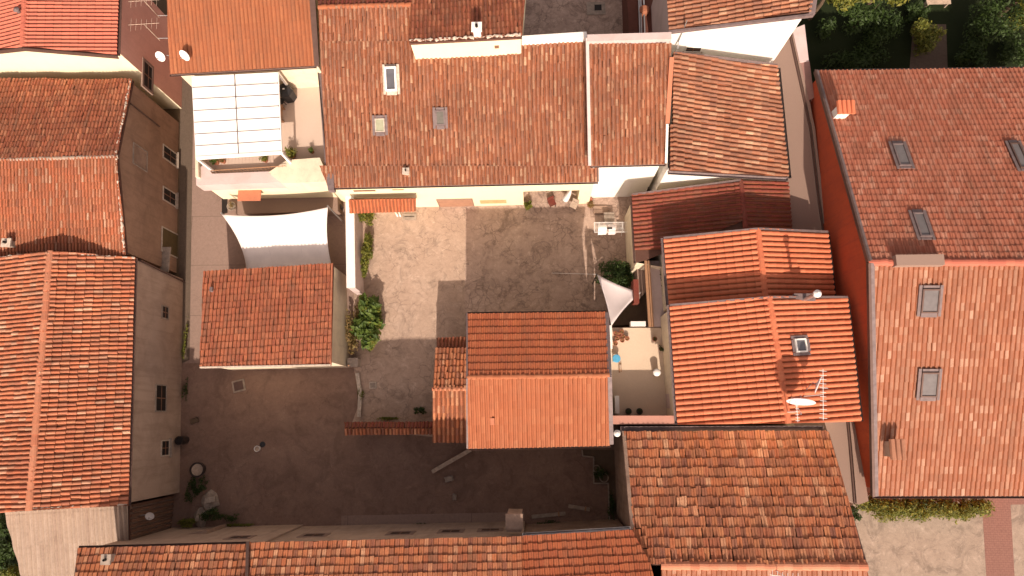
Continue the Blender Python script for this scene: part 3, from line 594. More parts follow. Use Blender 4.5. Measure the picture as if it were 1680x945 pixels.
# ---- central house
nc = Plane((768, 516, 5.5), (993, 513, 5.5), (882, 619, 6.75)); scp = Plane(nc.pt(768, 620), nc.pt(998, 617), (884, 734, 5.5))
o = [nc.pt(768, 516), nc.pt(993, 513), nc.pt(998, 617), scp.pt(1000, 730), scp.pt(768, 735), nc.pt(768, 620)]
r, ins = house('house', 'small central house with two clean orange roof halves between courtyard and dark yard', 'house', o, [.25, .2, .2, .25, .1, .1], [p_creamd])
tiles('roof', nc, poly(nc, [(768, 516), (993, 513), (998, 617), (768, 620)]), m_cent, r, lift=.045, w=.225, l=.40, style='inter', jit=.4)
tiles('roof', scp, poly(scp, [(768, 620), (998, 617), (1000, 730), (768, 735)]), m_cents, r, w=.225, l=.40, style='inter', jit=.4, relief=1.2)
ridge(nc.pt(767, 619), nc.pt(999, 616), r, m_cents, .14)
gutter(scp.pt(768, 737), scp.pt(1001, 732), r, .06); gutter(nc.pt(767, 514), nc.pt(994, 511), r, .06)
MB().bar(nc.pt(766.5, 515), nc.pt(766.5, 620), .08, .2).bar(scp.pt(766.5, 620), scp.pt(767, 735), .08, .2).build('verge_flashing', m_flash, r)
MB().bar(nc.pt(995.5, 514) + nc.n * .05, nc.pt(1000, 617) + nc.n * .05, .2, .1).bar(scp.pt(1000, 617) + scp.n * .05, scp.pt(1003, 728) + scp.n * .05, .2, .1).build('side_flashing', m_flash, r)
q = scp.pt(808, 690); MB().box(q + scp.n * .1, (.2, .35, .1), scp.u, scp.d, scp.n).build('vent_tile', m_oldmix, r)
# ---- lean-to
nl = Plane((712, 638, 3.9), (766, 638, 3.9), (740, 573, 3.2)); sl = Plane((712, 638, 3.9), (766, 638, 3.9), (738, 725, 3.1))
o = [nl.pt(716, 573), nl.pt(766, 573), nl.pt(766, 638), sl.pt(766, 725), sl.pt(711, 725), nl.pt(711, 638)]
r, ins = house('outhouse', 'narrow outhouse with worn tiles leaning on the west side of the central house', 'outhouse', o, [.05, .01, .01, .1, .1, .1], [p_old])
tiles('roof', nl, poly(nl, [(715, 572), (766, 572), (766, 638), (711, 638)]), m_oldmix, r, w=.2, l=.36, jit=2.0, wavy=.02)
tiles('roof', sl, poly(sl, [(711, 638), (766, 638), (766, 725), (710, 725)]), m_oldmix, r, w=.24, l=.40, jit=1.2, relief=1.1)
ridge(nl.pt(710, 638), nl.pt(766, 638), r, m_ridgecap, .12)
n4 = Plane((717, 571, 3.0), (764, 571, 3.0), (740, 556, 2.75)); o = poly(n4, [(717, 556), (764, 554), (764, 571), (717, 571)])
r, ins = house('shed', 'tiny tiled shed in the courtyard corner, north of the outhouse', 'shed', o, .05, [p_old]); tiles('roof', n4, o, m_old, r, w=.2, l=.36, jit=2)
# ---- hut with sail
nh = Plane((335, 447, 2.9), (547, 434, 2.9), (436, 599, 3.8))
o = poly(nh, [(335, 446), (547, 433), (543, 597), (329, 602)])
r, ins = house('garden_house', 'one storey hut with a single square roof beside the white shade sail', 'hut', o, [.1, .03, .1, .12], [p_creamd])
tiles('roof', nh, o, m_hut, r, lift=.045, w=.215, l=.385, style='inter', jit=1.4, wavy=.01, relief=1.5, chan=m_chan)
MB().bar(nh.pt(329, 603), nh.pt(543, 599), .08, .2).build('fascia', m_mort, r)
MB().bar(nh.pt(545, 433) + nh.n * .03, nh.pt(543, 598) + nh.n * .03, .07, .12).build('verge_board', m_ridgecap, r)
q = nh.pt(350, 477); MB().box(q + nh.n * .16, (.16, .22, .3), nh.u, nh.d, nh.n).build('vent', m_flash, r)
# ---- main house
sm = Plane((540, 308, 4.7), (979, 298, 4.7), (700, 100, 6.9))
A = sm.pt(540, 308); B = sm.pt(979, 298); Cc = sm.pt(979, 272); D = sm.pt(966, 272); E = sm.pt(962, 68); Fp = sm.pt(678, 68); G = sm.pt(676, 8); H = sm.pt(523, 12)
e1 = sm.pt(600, 8)
nm = Plane(H, G, (600, -60, 6.6)); J = nm.pt(518, -60); K = nm.pt(676, -60)
ax = VPlane(A, B)
L1 = sm.pt(858, 301); L2 = L1 + Vector((0, 2.0, 0)); L3 = sm.pt(955, 299) + Vector((0, 2.0, 0)); L4 = sm.pt(955, 299)
for q in (L2, L3): q.z = sm.z(q.x, q.y)
o = [A, L1, L2, L3, L4, B, Cc, D, E, Fp, G, K, J, H]
r, ins = house('house', 'main house with the widest weathered roof and a cream wall on the courtyard', 'house', o, [.3, .02, .02, .02, .3, .05, .02, .03, .1, .05, .02, .1, .1, .1], [p_cream])
mainhouse = r
tiles('roof', sm, [A, B, Cc, sm.pt(525, 272)], m_main, r, w=.225, l=.42, jit=1.5, wavy=.02, stag=.8)
tiles('roof', sm, [sm.pt(536, 272.2), sm.pt(966, 272.2), E, sm.pt(525.5, 68)], m_main, r, w=.225, l=.42, jit=1.5, wavy=.02, stag=.8)
tiles('roof', sm, [sm.pt(525.5, 67.8), Fp, G, H], m_main, r, w=.225, l=.42, jit=1.5, wavy=.02, stag=.8)
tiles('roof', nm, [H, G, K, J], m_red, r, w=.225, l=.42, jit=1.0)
ridge(H, G, r, m_cents, .15)
gutter(sm.pt(540, 309.5), sm.pt(981, 299.5), r, .07)
MB().bar(sm.pt(980.5, 273), sm.pt(981, 298), .08, .2).build('verge_board', m_gutter, r)
wp = VPlane(ins[0], ins[1])
q1, q2 = ins[1], ins[4]; MB().box(((q1.x + q2.x) / 2, (q1.y + q2.y) / 2 + .12, 3.55), (abs(q2.x - q1.x) + .02, .24, 1.9), (q2 - q1).normalized() * 1, None).build('beam', p_cream, r) if False else MB().bar(Vector((q1.x - .01, q1.y + .13, 3.45)), Vector((q2.x + .01, q2.y + .13, 3.45)), .22, 2.0).build('beam', p_cream, r)
window(r, wp, (717, 327), (779, 344.5), p_beige, plain('wood_door', (.36, .19, .12), .7), .04, 'door', sill=False, name='door') if False else window(r, wp, (717, 327), (779, 344.5), p_beige, plain('wood_door', (.36, .19, .12), .7), .05, name='garage_door', sill=False)
window(r, wp, (787, 328), (831, 333), p_creamd, plain('tan_panel', (.50, .36, .17), .8), .03, name='wall_niche', sill=False, depth=.02)
window(r, wp, (579, 311.5), (617, 313.5), p_cream, m_shut, .03, sill=False, depth=.02)
window(r, wp, (643, 310), (663, 311.5), p_cream, m_ridgecap, .02, name='lintel', sill=False, depth=.02)
MB().bar(wp.pt(685, 347) + Vector((0, -.08, 0)), wp.pt(857, 344) + Vector((0, -.08, 0)), .16, .12).build('plinth', p_white, r)
# small tiled canopy on that wall
cp = Plane((573, 327, 2.95), (683, 325, 2.95), (630, 348, 2.45)); o = poly(cp, [(573, 327), (682, 325), (682, 346), (574, 349)])
t = tiles('canopy', cp, o, m_cent, r, w=.2, l=.36, jit=.8, relief=1.1, deck=.1); t['label'] = 'small tiled porch canopy on the cream wall'
# raised part behind
RW = [Vector((p.x, p.y, p.z)) for p in (sm.pt(681, 100), sm.pt(857, 91))]
top1 = RW[0].copy(); top1.z += 1.75; top2 = RW[1].copy(); top2.z += 1.75
nu = Plane(top1, top2, top1.lerp(top2, .5) + Vector((0, 5, -1.3)))
o = [top1, top2, nu.pt(868, -80), nu.pt(680, -80)]
r, ins = house('raised_loft', 'raised loft block with cream wall and mortared red tiles above the main roof', 'house', o, [.03, .06, .1, .05], [p_cream], base=RW[0].z - .6)
tiles('roof', nu, o, m_old, r, w=.22, l=.42, jit=1.6, wavy=.02)
mortar('ridge_mortar', top1 + Vector((0, .08, 0)), top2 + Vector((0, .08, 0)), r, nu.n, .07)
wp = VPlane(ins[0], ins[1]); window(r, wp, (811, 74), (819, 79), p_cream, m_shut, .03, sill=False, name='wall_vent', depth=.02)
# parapets on the ridge
MB().bar(sm.pt(856, 70) + Vector((0, 0, .12)), sm.pt(962, 63) + Vector((0, 0, .12)), .34, .5).build('parapet', p_white, mainhouse)
# ---- narrow house to its right
sr = Plane((968, 272, 6.0), (1090, 269, 6.0), (1030, 72, 7.9))
o = poly(sr, [(969, 272), (1090, 269), (1100, 205), (1101, 70), (965, 70)])
r, ins = house('house', 'narrow house with brown striped roof framed by a pale parapet, right of the main house', 'house', o, [.25, .12, .05, .05, .05], [p_white])
tiles('roof', sr, poly(sr, [(969, 272), (1090, 269), (1101, 72), (965, 72)]), m_main, r, w=.225, l=.42, jit=1.5, wavy=.02, stag=.8)
mb = MB(); mb.bar(sr.pt(967, 272) + sr.n * .1, sr.pt(963, 64) + sr.n * .1, .16, .3)
mb.bar(sr.pt(963, 66) + sr.n * .1, sr.pt(1100, 62) + sr.n * .1, .38, .34); mb.build('parapet', p_lilac, r)
MB().bar(sr.pt(1092, 268) + sr.n * .06, sr.pt(1094, 204) + sr.n * .06, .12, .2).build('side_parapet', p_white, r)
MB().bar(sr.pt(1094, 203) + sr.n * .1, sr.pt(1101, 95) + sr.n * .1, .22, .2).build('verge_cap', m_ridgecap, r)
gutter(sr.pt(968, 273.5), sr.pt(1092, 270.5), r, .06)
# ---- house with slanted horizontal tiles
er = Plane((1106, 90, 6.3), (1096, 279, 6.3), (1280, 180, 5.1))
o = poly(er, [(1104, 88), (1274, 110), (1292, 290), (1095, 279), (1095, 205), (1104, 204)])
r, ins = house('house', 'house whose slanting orange tile rows run across, below the white gable wall', 'house', o, [.02, .15, .15, .05, .05, .05], [p_white])
tiles('roof', er, poly(er, [(1104, 88), (1274, 110), (1292, 290), (1103, 280)]), m_main, r, w=.26, l=.42, jit=1.8, wavy=.02, cw=.36, relief=1.15)
tiles('roof', er, poly(er, [(1104, 206), (1104, 280.2), (1099, 279.5), (1099, 206)]), m_main, r, w=.26, l=.42, jit=1)
gutter(er.pt(1096, 283), er.pt(1292, 294), r, .1, m_flash); gutter(er.pt(1278, 112), er.pt(1296, 292), r, .08, m_iron)
MB().bar(er.pt(1106, 87) + er.n * .06, er.pt(1274, 108) + er.n * .06, .14, .12).build('wall_flashing', m_flash, r)
# ---- tall white gable house, top right
eg = Plane((1098, 52, 7.3), (1090, -80, 7.3), (1333, 23, 9.2))
o = poly(eg, [(1098, 52), (1333, 23), (1350, -80), (1090, -80)])
r, ins = house('house', 'tall house with a blank white gable wall in full sun, top right', 'house', o, [.12, .3, .1, .1], [p_white, p_lilac], facemat=[0, 0, 0, 1])
tiles('roof', eg, poly(eg, [(1098, 50), (1330, 21), (1347, -80), (1090, -80)]), m_main, r, w=.245, l=.42, jit=1.7, wavy=.02, cw=.36, relief=1.1)
MB().bar(eg.pt(1098, 53), eg.pt(1334, 25), .12, .2).build('verge_board', m_flash, r)
MB().bar(eg.pt(1331, 24), eg.pt(1346, -80), .3, .2).build('side_verge', m_flash, r)
wp = VPlane(ins[0], ins[1]); window(r, wp, (1127, 77), (1148, 84), p_white, m_dark, .05, depth=.04)
MB().tube([at(1112, 80, 6.2), at(1113, 68, 6.4), at(1127, 34, 8.0)], .035).build('pipe', m_steel, r)
# ---- dark red roof in shade
wr = Plane((1215, 297, 5.0), (1224, 380, 5.0), (1037, 321, 3.9)); ea = Plane((1215, 297, 5.0), (1224, 380, 5.0), (1300, 300, 4.3))
o = [wr.pt(1037, 321), wr.pt(1215, 297), ea.pt(1292, 300), ea.pt(1300, 400), wr.pt(1225, 420), wr.pt(1090, 440), wr.pt(1043, 432)]
r, ins = house('house', 'low house with shaded dark red roof between courtyard and bright orange roofs', 'house', o, .08, [p_creamd])
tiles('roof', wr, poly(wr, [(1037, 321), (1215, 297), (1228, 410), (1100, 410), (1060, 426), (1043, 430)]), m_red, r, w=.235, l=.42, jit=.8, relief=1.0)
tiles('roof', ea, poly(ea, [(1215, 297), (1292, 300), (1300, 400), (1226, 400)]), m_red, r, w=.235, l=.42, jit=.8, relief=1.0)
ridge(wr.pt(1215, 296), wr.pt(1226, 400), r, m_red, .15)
MB().bar(wr.pt(1037, 320) + wr.n * .05, wr.pt(1215, 296) + wr.n * .05, .1, .12).build('verge_board', m_flash, r)
gutter(wr.pt(1035, 322), wr.pt(1041, 432), r, .06)
# ---- two bright orange ridged houses
def ridged(label, ra, rb, wn, ws, en, es, hr, he, base_mat):
    wp_ = Plane((*ra, hr), (*rb, hr), (*wn, he)); ep_ = Plane((*ra, hr), (*rb, hr), (*en, he))
    o = [wp_.pt(*wn), wp_.pt(*ra), ep_.pt(*en), ep_.pt(*es), wp_.pt(*rb), wp_.pt(*ws)]
    r, ins = house('house', label, 'house', o, [.08, .08, .15, .08, .08, .15], [base_mat])
    tiles('roof', wp_, poly(wp_, [wn, ra, rb, ws]), m_new, r, w=.27, l=.42, jit=.5, relief=1.1, cw=.40, chan=m_chano)
    tiles('roof', ep_, poly(ep_, [ra, en, es, rb]), m_new, r, w=.27, l=.42, jit=.5, relief=1.1, cw=.40, chan=m_chano)
    ridge(wp_.pt(*ra), wp_.pt(*rb), r, m_new, .17, .45)
    for pl_, a, b in ((wp_, wn, ra), (ep_, ra, en)): MB().bar(pl_.pt(*a) + pl_.n * .05, pl_.pt(*b) + pl_.n * .05, .1, .16).build('verge_board', m_flash, r)
    gutter(wp_.pt(wn[0] - 3, wn[1]), wp_.pt(ws[0] - 3, ws[1]), r, .07, m_flash); gutter(ep_.pt(en[0] + 3, en[1]), ep_.pt(es[0] + 3, es[1]), r, .07, m_iron)
    return wp_, ep_, r, ins
w1, e1_, r1h, _ = ridged('bright orange ridged house, the smaller and lower of the neighbouring pair', (1243, 376), (1256, 492), (1089, 391), (1098, 502), (1356, 381), (1368, 492), 6.9, 5.7, p_creamd)
w2, e2_, r2h, _ = ridged('bright orange ridged house carrying the dishes, the larger of the neighbouring pair', (1262, 488), (1293, 694), (1099, 501), (1112, 696), (1388, 488), (1411, 691), 7.9, 6.7, p_creamd)
# ---- long flat annex strip between them and the red gable
t = thing('annex', at(1345, 500, 0), 'long narrow beige flat roof strip along the red gable wall', 'annex')
ap = [at(*p, 4.2) for p in ((1262, 20), (1308, 40), (1333, 190), (1346, 305), (1372, 480), (1404, 700), (1420, 790), (1425, 822), (1409, 828), (1390, 820), (1352, 690), (1335, 480), (1275, 300), (1255, 120))]
MB().prism(ap, -.2, 4.2).build('wall', p_beige, t)
mb = MB(); pts = [(1300, 60), (1333, 210), (1347, 330), (1364, 440), (1385, 600), (1398, 730), (1406, 826)]
for a, b in zip(pts[:-1], pts[1:]): mb.bar(at(a[0] - 4, a[1], 4.25), at(b[0] - 4, b[1], 4.25), .07, .10)
mb.build('drain_edge', m_gutter, t)
mb = MB()
for a, b in zip(pts[:-1], pts[1:]): mb.bar(at(a[0] + 1, a[1], 4.26), at(b[0] + 1, b[1], 4.26), .14, .14)
mb.build('kerb', p_beige, t)
# ---- garden wall ledge top right
t = thing('retaining_wall', at(1320, 100, 0), 'pale wall top between the white gable and the dark garden', 'wall')
MB().prism([at(*p, 4.4) for p in ((1300, 48), (1320, 40), (1327, 100), (1312, 102))], -.2, 4.4).build('wall', p_lilac, t)
MB().prism([at(*p, 4.3) for p in ((1312, 102), (1328, 100), (1336, 160), (1322, 168))], -.2, 4.3).build('lower_wall', plaster('plum', (.30, .17, .14), .3), t)
# ---- right hand building
rn = Plane((1425, 431, 8.9), (1700, 430, 8.9), (1338, 118, 5.0)); rs = Plane((1425, 431, 8.9), (1700, 430, 8.9), (1432, 812, 5.0))
o = [rn.pt(1338, 118), rn.pt(1780, 112), rn.pt(1780, 431), rs.pt(1780, 812), rs.pt(1432, 812), rn.pt(1425, 431)]
r, ins = house('house', 'long building with red gable wall and salmon roof on the far right', 'house', o, [.3, .1, .1, .3, .12, .12], [p_red])
tiles('roof', rn, poly(rn, [(1338, 118), (1780, 112), (1780, 431), (1425, 431)]), m_rightn, r, lift=.045, w=.235, l=.37, style='inter', jit=.7, relief=1.1)
tiles('roof', rs, poly(rs, [(1425, 431), (1780, 431), (1780, 812), (1432, 812)]), m_rights, r, w=.225, l=.38, style='inter', jit=.7, relief=1.1)
ridge(rn.pt(1424, 431), rn.pt(1780, 430), r, m_salmon, .19)
gutter(rn.pt(1337, 116), rn.pt(1780, 110), r, .07, m_flash); gutter(rs.pt(1432, 815), rs.pt(1780, 815), r, .08)
mb = MB(); mb.bar(rn.pt(1337, 118) + rn.n * .05, rn.pt(1424, 431) + rn.n * .05, .12, .22).bar(rs.pt(1424, 431) + rs.n * .05, rs.pt(1431, 813) + rs.n * .05, .12, .22); mb.build('verge_board', m_gutter, r)
mb = MB(); mb.bar(rn.pt(1340, 119) + rn.n * .09, rn.pt(1427, 430) + rn.n * .09, .1, .14).bar(rs.pt(1429, 431) + rs.n * .09, rs.pt(1436, 812) + rs.n * .09, .16, .14); mb.build('verge_flashing', m_flash, r)
A = rn.pt(1463, 430); B = rn.pt(1541, 429); mb = MB(); mb.bar(A + Vector((0, 0, .2)), B + Vector((0, 0, .2)), .5, .4); mb.build('ridge_vent_box', p_beige, r)
# ---- orange corrugated house, top centre, and terrace with pergola
so_ = Plane((280, 122, 6.4), (518, 108, 6.4), (390, -60, 8.0)); o = poly(so_, [(280, 122), (518, 108), (507, -70), (272, -70)])
r, ins = house('house', 'house with even orange corrugated roof north of the pergola terrace', 'house', o, [.35, .1, .1, .08], [p_creamd, p_pink], facemat=[0, 0, 0, 1])
ohouse = r
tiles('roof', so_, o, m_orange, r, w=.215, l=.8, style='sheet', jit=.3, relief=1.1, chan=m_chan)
gutter(so_.pt(279, 124), so_.pt(519, 110), r, .06)
MB().bar(so_.pt(520, 109) + so_.n * .02, so_.pt(509, -70) + so_.n * .02, .3, .14).build('verge_board', m_gutter, r)
# flashing gulley between orange house and main house
t = thing('valley_gutter', at(525, 150, 4.6), 'wide grey metal valley gutter between the pergola terrace and the main roof', 'gutter')
MB().prism([at(*p, 5.0) for p in ((512, -70), (527, -70), (530, 60), (547, 270), (548, 312), (538, 312), (533, 270), (521, 110))], 4.6, 5.0).build('channel', m_flash, t)
MB().tube([at(521, 112, 5.05), at(530, 200, 5.05), at(536, 268, 5.05), at(548, 275, 5.05)], .025).build('cable', m_iron, t)
# terrace building
dk = 3.4
T = [at(*p, dk) for p in ((318, 110), (534, 100), (547, 272), (549, 304), (330, 306))]
t = thing('terrace_house', Vector((sum(p.x for p in T) / 5, sum(p.y for p in T) / 5, 0)), 'cream terrace building carrying the white pergola above the alley', 'terrace')
terr = t
MB().prism([at(*p, dk) for p in ((322, 100), (536, 92), (549, 300), (335, 304))], -.2, dk).build('wall', p_cream, t)
MB().prism([at(*p, dk + .02) for p in ((328, 104), (533, 96), (542, 280), (336, 284))], dk + .004, dk + .03).build('floor', p_deck, t)
h = dk + .9
for a, b in (((321, 126), (323, 290)), ((527, 118), (540, 272))): MB().bar(at(*a, h) - Vector((0, 0, .45)), at(*b, h) - Vector((0, 0, .45)), .18, .9).build('parapet', p_creamd, t)
MB().prism([at(*p, h) for p in ((470, 262), (524, 258), (541, 297), (462, 300), (440, 282))], dk - .5, h - .05).build('planter_ledge', p_creamd, t)
MB().prism([at(*p, h - .3) for p in ((321, 283), (335, 268), (348, 285), (542, 277), (545, 296), (322, 304))], dk - .35, h - .3).build('cornice', p_lilac, t)
mb = MB(); a = at(345, 280, h + .1); b = at(468, 272, h + .1); mb.tube([a, b], .025, 6)
for i in range(22): q = a.lerp(b, i / 21); mb.tube([q, q - Vector((0, 0, .8))], .012, 5)
mb.tube([a - Vector((0, 0, .7)), b - Vector((0, 0, .7))], .02, 5); mb.build('railing', m_wood, t)
wpt = VPlane(at(335, 304, dk), at(549, 300, dk))
MB().box(wpt.pt(410, 312) + Vector((0, -.3, 0)), (1.35, .7, .07)).build('awning', m_ridgecap, t)
window(t, wpt, (505, 304), (530, 309), p_cream, m_shut, .04, sill=False, depth=.02)
# patio step in front
t = thing('patio_slab', at(455, 340, 0), 'raised tan concrete patio below the terrace, with a round pot', 'patio')
MB().prism([at(*p, .9) for p in ((364, 322), (552, 312), (556, 346), (364, 352))], -.2, .9).build('slab', p_beige, t)
MB().prism([at(*p, .93) for p in ((364, 321), (373, 321), (373, 349), (364, 351))], .9, .94).build('hatch', m_dark, t)
for k, (x, y) in enumerate(((379, 348), (551, 344))): pass
# boundary wall between patio and courtyard
def wallthing(label, pts, h, wd, mat, capmat, cat='wall', name='garden_wall', overhang=.04):
    c = at(*pts[0], 0); t = thing(name, c, label, cat); mb = MB(); mc = MB()
    for a, b in zip(pts[:-1], pts[1:]):
        A, B = at(*a, h), at(*b, h); A2 = Vector((A.x, A.y, h / 2 - .1)); B2 = Vector((B.x, B.y, h / 2 - .1)); mb.bar(A2, B2, wd, h + .1); mc.bar(A + Vector((0, 0, .0)), B + Vector((0, 0, .0)), wd + overhang * 2, .08)
    mb.build('wall', mat, t); mc.build('coping', capmat, t); return t
wallthing('white rendered wall with pale top between the sail patio and the courtyard', [(574, 322), (575, 398), (576, 472)], 2.2, .42, p_lilac, p_white)  # white wall; the shade on its sides is put into the lilac colour
# tile topped wall
p1 = Plane((566, 702, 2.25), (710, 702, 2.25), (640, 693, 2.1)); p2 = Plane((566, 702, 2.25), (710, 702, 2.25), (640, 711, 2.1))
t = thing('garden_wall', at(640, 702, 0), 'low wall capped with red clay tiles between courtyard and dark yard', 'wall')
A, B = at(567, 702, 1.9), at(709, 702, 1.9); MB().bar(A - Vector((0, 0, 1)), B - Vector((0, 0, 1)), .34, 2.1).build('wall', p_old, t)
tiles('coping_tiles', p1, poly(p1, [(566, 702), (710, 702), (710, 693), (566, 694)]), m_red, t, w=.2, l=.36, jit=2, deck=.06)
tiles('coping_tiles', p2, poly(p2, [(566, 702), (710, 702), (710, 711), (566, 712)]), m_oldmix, t, w=.2, l=.36, jit=2, deck=.06)
# low walls behind hut
wallthing('short rough pale wall stub southeast of the hut, with a broken end', [(586, 612), (591, 645), (589, 684)], .14, .13, p_old, m_mort)
wallthing('curved yard edge wall below the bottom row windows', [(262, 897), (300, 884), (340, 874)], 2.6, .25, p_old, p_old)
# ---- roof terrace right of the central house
dk2 = 3.3
t = thing('roof_terrace', at(1050, 620, 0), 'walled roof terrace with cream floor tiles right of the central house', 'terrace'); rt = t
MB().prism([at(*p, dk2) for p in ((1000, 537), (1100, 537), (1108, 697), (1000, 697))], -.2, dk2).build('wall', p_old, t)
MB().prism([at(*p, dk2 + .02) for p in ((1003, 538), (1098, 538), (1106, 690), (1003, 690))], dk2 + .004, dk2 + .025).build('floor', p_terr, t)
h = dk2 + 1.05
MB().bar(at(1001, 689, 5.15) - Vector((0, 0, .95)), at(1110, 689, 5.15) - Vector((0, 0, .95)), .42, 1.9).build('south_parapet', p_pinkcap, t)
MB().bar(at(1000, 536, 4.9) - Vector((0, 0, .8)), at(1001, 684, 4.9) - Vector((0, 0, .8)), .2, 1.6).build('west_parapet', p_creamd, t)
MB().box(at(999, 553, 4.95), (.32, 1.2, .08)).build('coping_slab', p_white, t)
MB().box(at(1011, 664, dk2 + .4), (.22, .9, .8)).build('low_cabinet', p_white, t)
MB().bar(at(1093, 525, dk2 + .5), at(1100, 670, dk2 + .5), .25, 1.0).build('east_parapet', p_lilac, t)
# walkway north of the terrace
t = thing('walkway', at(1075, 480, 0), 'raised pinkish walkway with brown beams along the orange roofs', 'walkway')
MB().prism([at(*p, dk2) for p in ((1065, 428), (1094, 428), (1098, 536), (1073, 536))], -.2, dk2).build('slab', p_pinkcap if False else p_lilac, t)
MB().bar(at(1059, 428, dk2 + .5), at(1066, 536, dk2 + .5), .14, .14).bar(at(1064, 428, dk2 + .5), at(1071, 536, dk2 + .5), .12, .14).build('beam', m_wood, t)
MB().prism([at(*p, 2.4) for p in ((1045, 440), (1059, 428), (1060, 478), (1048, 492))], -.2, 2.4).build('stair_landing', p_beige, t)
MB().prism([at(*p, 1.5) for p in ((1040, 492), (1062, 480), (1066, 530), (1000, 535), (1005, 520))], -.2, 1.5).build('lower_landing', m_bark, t)
MB().box(at(1042, 480, 2.9), (.28, 1.3, .9)).build('post_wall', m_red, t)
MB().box(at(1046, 532, 3.2), (.8, .25, .5)).build('bench_box', p_white, t)
# sheds in the back yard, top
t = thing('shed', at(1065, 20, 0), 'dark red flat shed in the shaded back yard beside the white gable house', 'shed')
MB().prism([at(*p, 2.4) for p in ((1027, -80), (1078, -80), (1075, 70), (1032, 70))], -.2, 2.4).build('wall', plaster('dark_red_sheet', (.13, .05, .035), .4), t)
mb = MB()
for x in (1046, 1049, 1054): mb.tube([at(x, -60, 2.6), at(x + 4, 55, 2.6)], .05)
mb.build('roof_pipes', m_steel, t); MB().lathe(at(1056, 20, 2.4), [(.3, 0), (.3, .3), (.2, .4), (0, .42)], 14).build('tank', m_pot, t)
t = thing('manhole', at(973, 14, 0), 'square pale drain surround with a dark opening in the back yard', 'drain')
c = at(978, 14, .02); MB().box(c, (1.2, .9, .06)).build('surround', m_stone, t); MB().box(c + Vector((.12, .05, .04)), (.45, .4, .03)).build('opening', m_dark, t)
# dark lower planting pit right of the yard
t = thing('planting_bed', at(985, 800, 0), 'sunken dark planting bed with a pale stepped kerb in the yard corner', 'bed')
mb = MB(); pts = [(955, 738), (956, 748), (974, 750), (974, 793), (998, 793), (1000, 862)]
for a, b in zip(pts[:-1], pts[1:]): mb.bar(at(*a, .08), at(*b, .08), .07, .16)
mb.build('kerb', m_stone, t)
MB().prism([at(*p, .02) for p in ((956, 738), (1012, 738), (1012, 862), (1000, 862), (998, 793), (974, 793), (974, 750), (956, 748))], -.1, .03).build('soil', m_bark, t)
# gable roof terrace bits: chimneys -------------------------------------------------
def chimney(pl_, px, py, w, d, hh, label, capmat, wallmat, tiled=False, group='chimneys'):
    b = pl_.pt(px, py); t = thing('chimney', b, label, 'chimney', group)
    MB().box(b + Vector((0, 0, hh / 2 - .2)), (w, d, hh + .4)).build('stack', wallmat, t)
    if tiled:
        mb = MB(); n = max(2, int((w + .3) / .2))
        mb.box(b + Vector((0, 0, hh + .03)), (w + .3, d + .25, .06))
        for k in range(n):
            x = -(w + .3) / 2 + (k + .5) * (w + .3) / n; q = b + Vector((x, 0, hh + .04))
            mb.tube([q + Vector((0, -(d + .25) / 2, 0)), q + Vector((0, (d + .25) / 2, .05))], (w + .3) / n * .46, 8)
        mb.build('tiled_cap', capmat, t)
    else:
        MB().box(b + Vector((0, 0, hh + .05)), (w + .16, d + .16, .09)).build('cap', capmat, t)
        MB().lathe(b + Vector((0, 0, hh + .09)), [(w * .2, 0), (w * .2, .16), (w * .14, .16), (w * .14, .02)], 10).build('flue', m_dark, t)
    return t
chimney(rn, 1374, 190, .6, .45, .95, 'chimney with small tiled cap at the north end of the right building', m_new, p_white, True)
chimney(rs, 1456, 736, .42, .7, .9, 'chimney with tiled cap near the southwest corner of the right building', m_rights, p_tan, True)
chimney(nu, 784, 58, .36, .34, .7, 'small pale chimney on the mortared roof above the loft wall', p_white, p_white)
chimney(n1, 186, 914, .3, .3, .5, 'short grey chimney pipe on the low roof in the bottom left', m_stone, m_stone)
chimney(sm, 668, 285, .2, .2, .35, 'tiny pale vent stack near the eave of the main roof', m_mort, m_mort)
chimney(Plane((193, 257, 6.5), (-60, 264, 6.5), (208, 413, 5.4)), 22, 402, .35, .3, .45, 'small pale chimney stub at the foot of the striped old roof, far left', m_mort, m_stone)
# skylights
skylight(sm, (634, 113), (652, 149), 'white framed roof window, largest on the main roof', m_whitep, hgt=.3, fw=.09)
skylight(sm, (617, 196), (632, 216), 'small pale green roof hatch below the white framed window', m_mort, plain('greenish_glass', (.30, .30, .20), .4), hgt=.12, fw=.05)
skylight(sm, (716, 183), (730, 205), 'small grey roof window in the middle of the main roof', m_flash, plain('grey_glass', (.13, .12, .10), .3), hgt=.12)
g2 = plain('blueish_glass', (.15, .135, .13), .25)
skylight(rn, (1462, 241), (1491, 275), 'grey roof window on the upper slope of the right building, west one', m_flash, g2)
skylight(rn, (1653, 240), (1685, 279), 'dark roof window at the right picture edge on the upper slope', m_gutter, g2)
skylight(rn, (1495, 354), (1524, 391), 'slightly opened roof window just above the ridge box', m_flash, g2)
skylight(rs, (1511, 474), (1534, 511), 'roof window just below the ridge on the lower right slope', m_gutter, g2)
skylight(rs, (1510, 610), (1532, 648), 'roof window in the middle of the lower right slope', m_gutter, g2)
skylight(e2_, (1300, 558), (1319, 577), 'square roof window with pale pink rim on the bright orange roof', p_white, m_glass)

pad('shed_side_grass', [(-150, 830), (20, 830), (60, 1100), (-150, 1100)], .006, g_grass)
pad('wall_foot_strip', [(560, 846), (860, 840), (860, 880), (560, 885)], .012, g_alley)
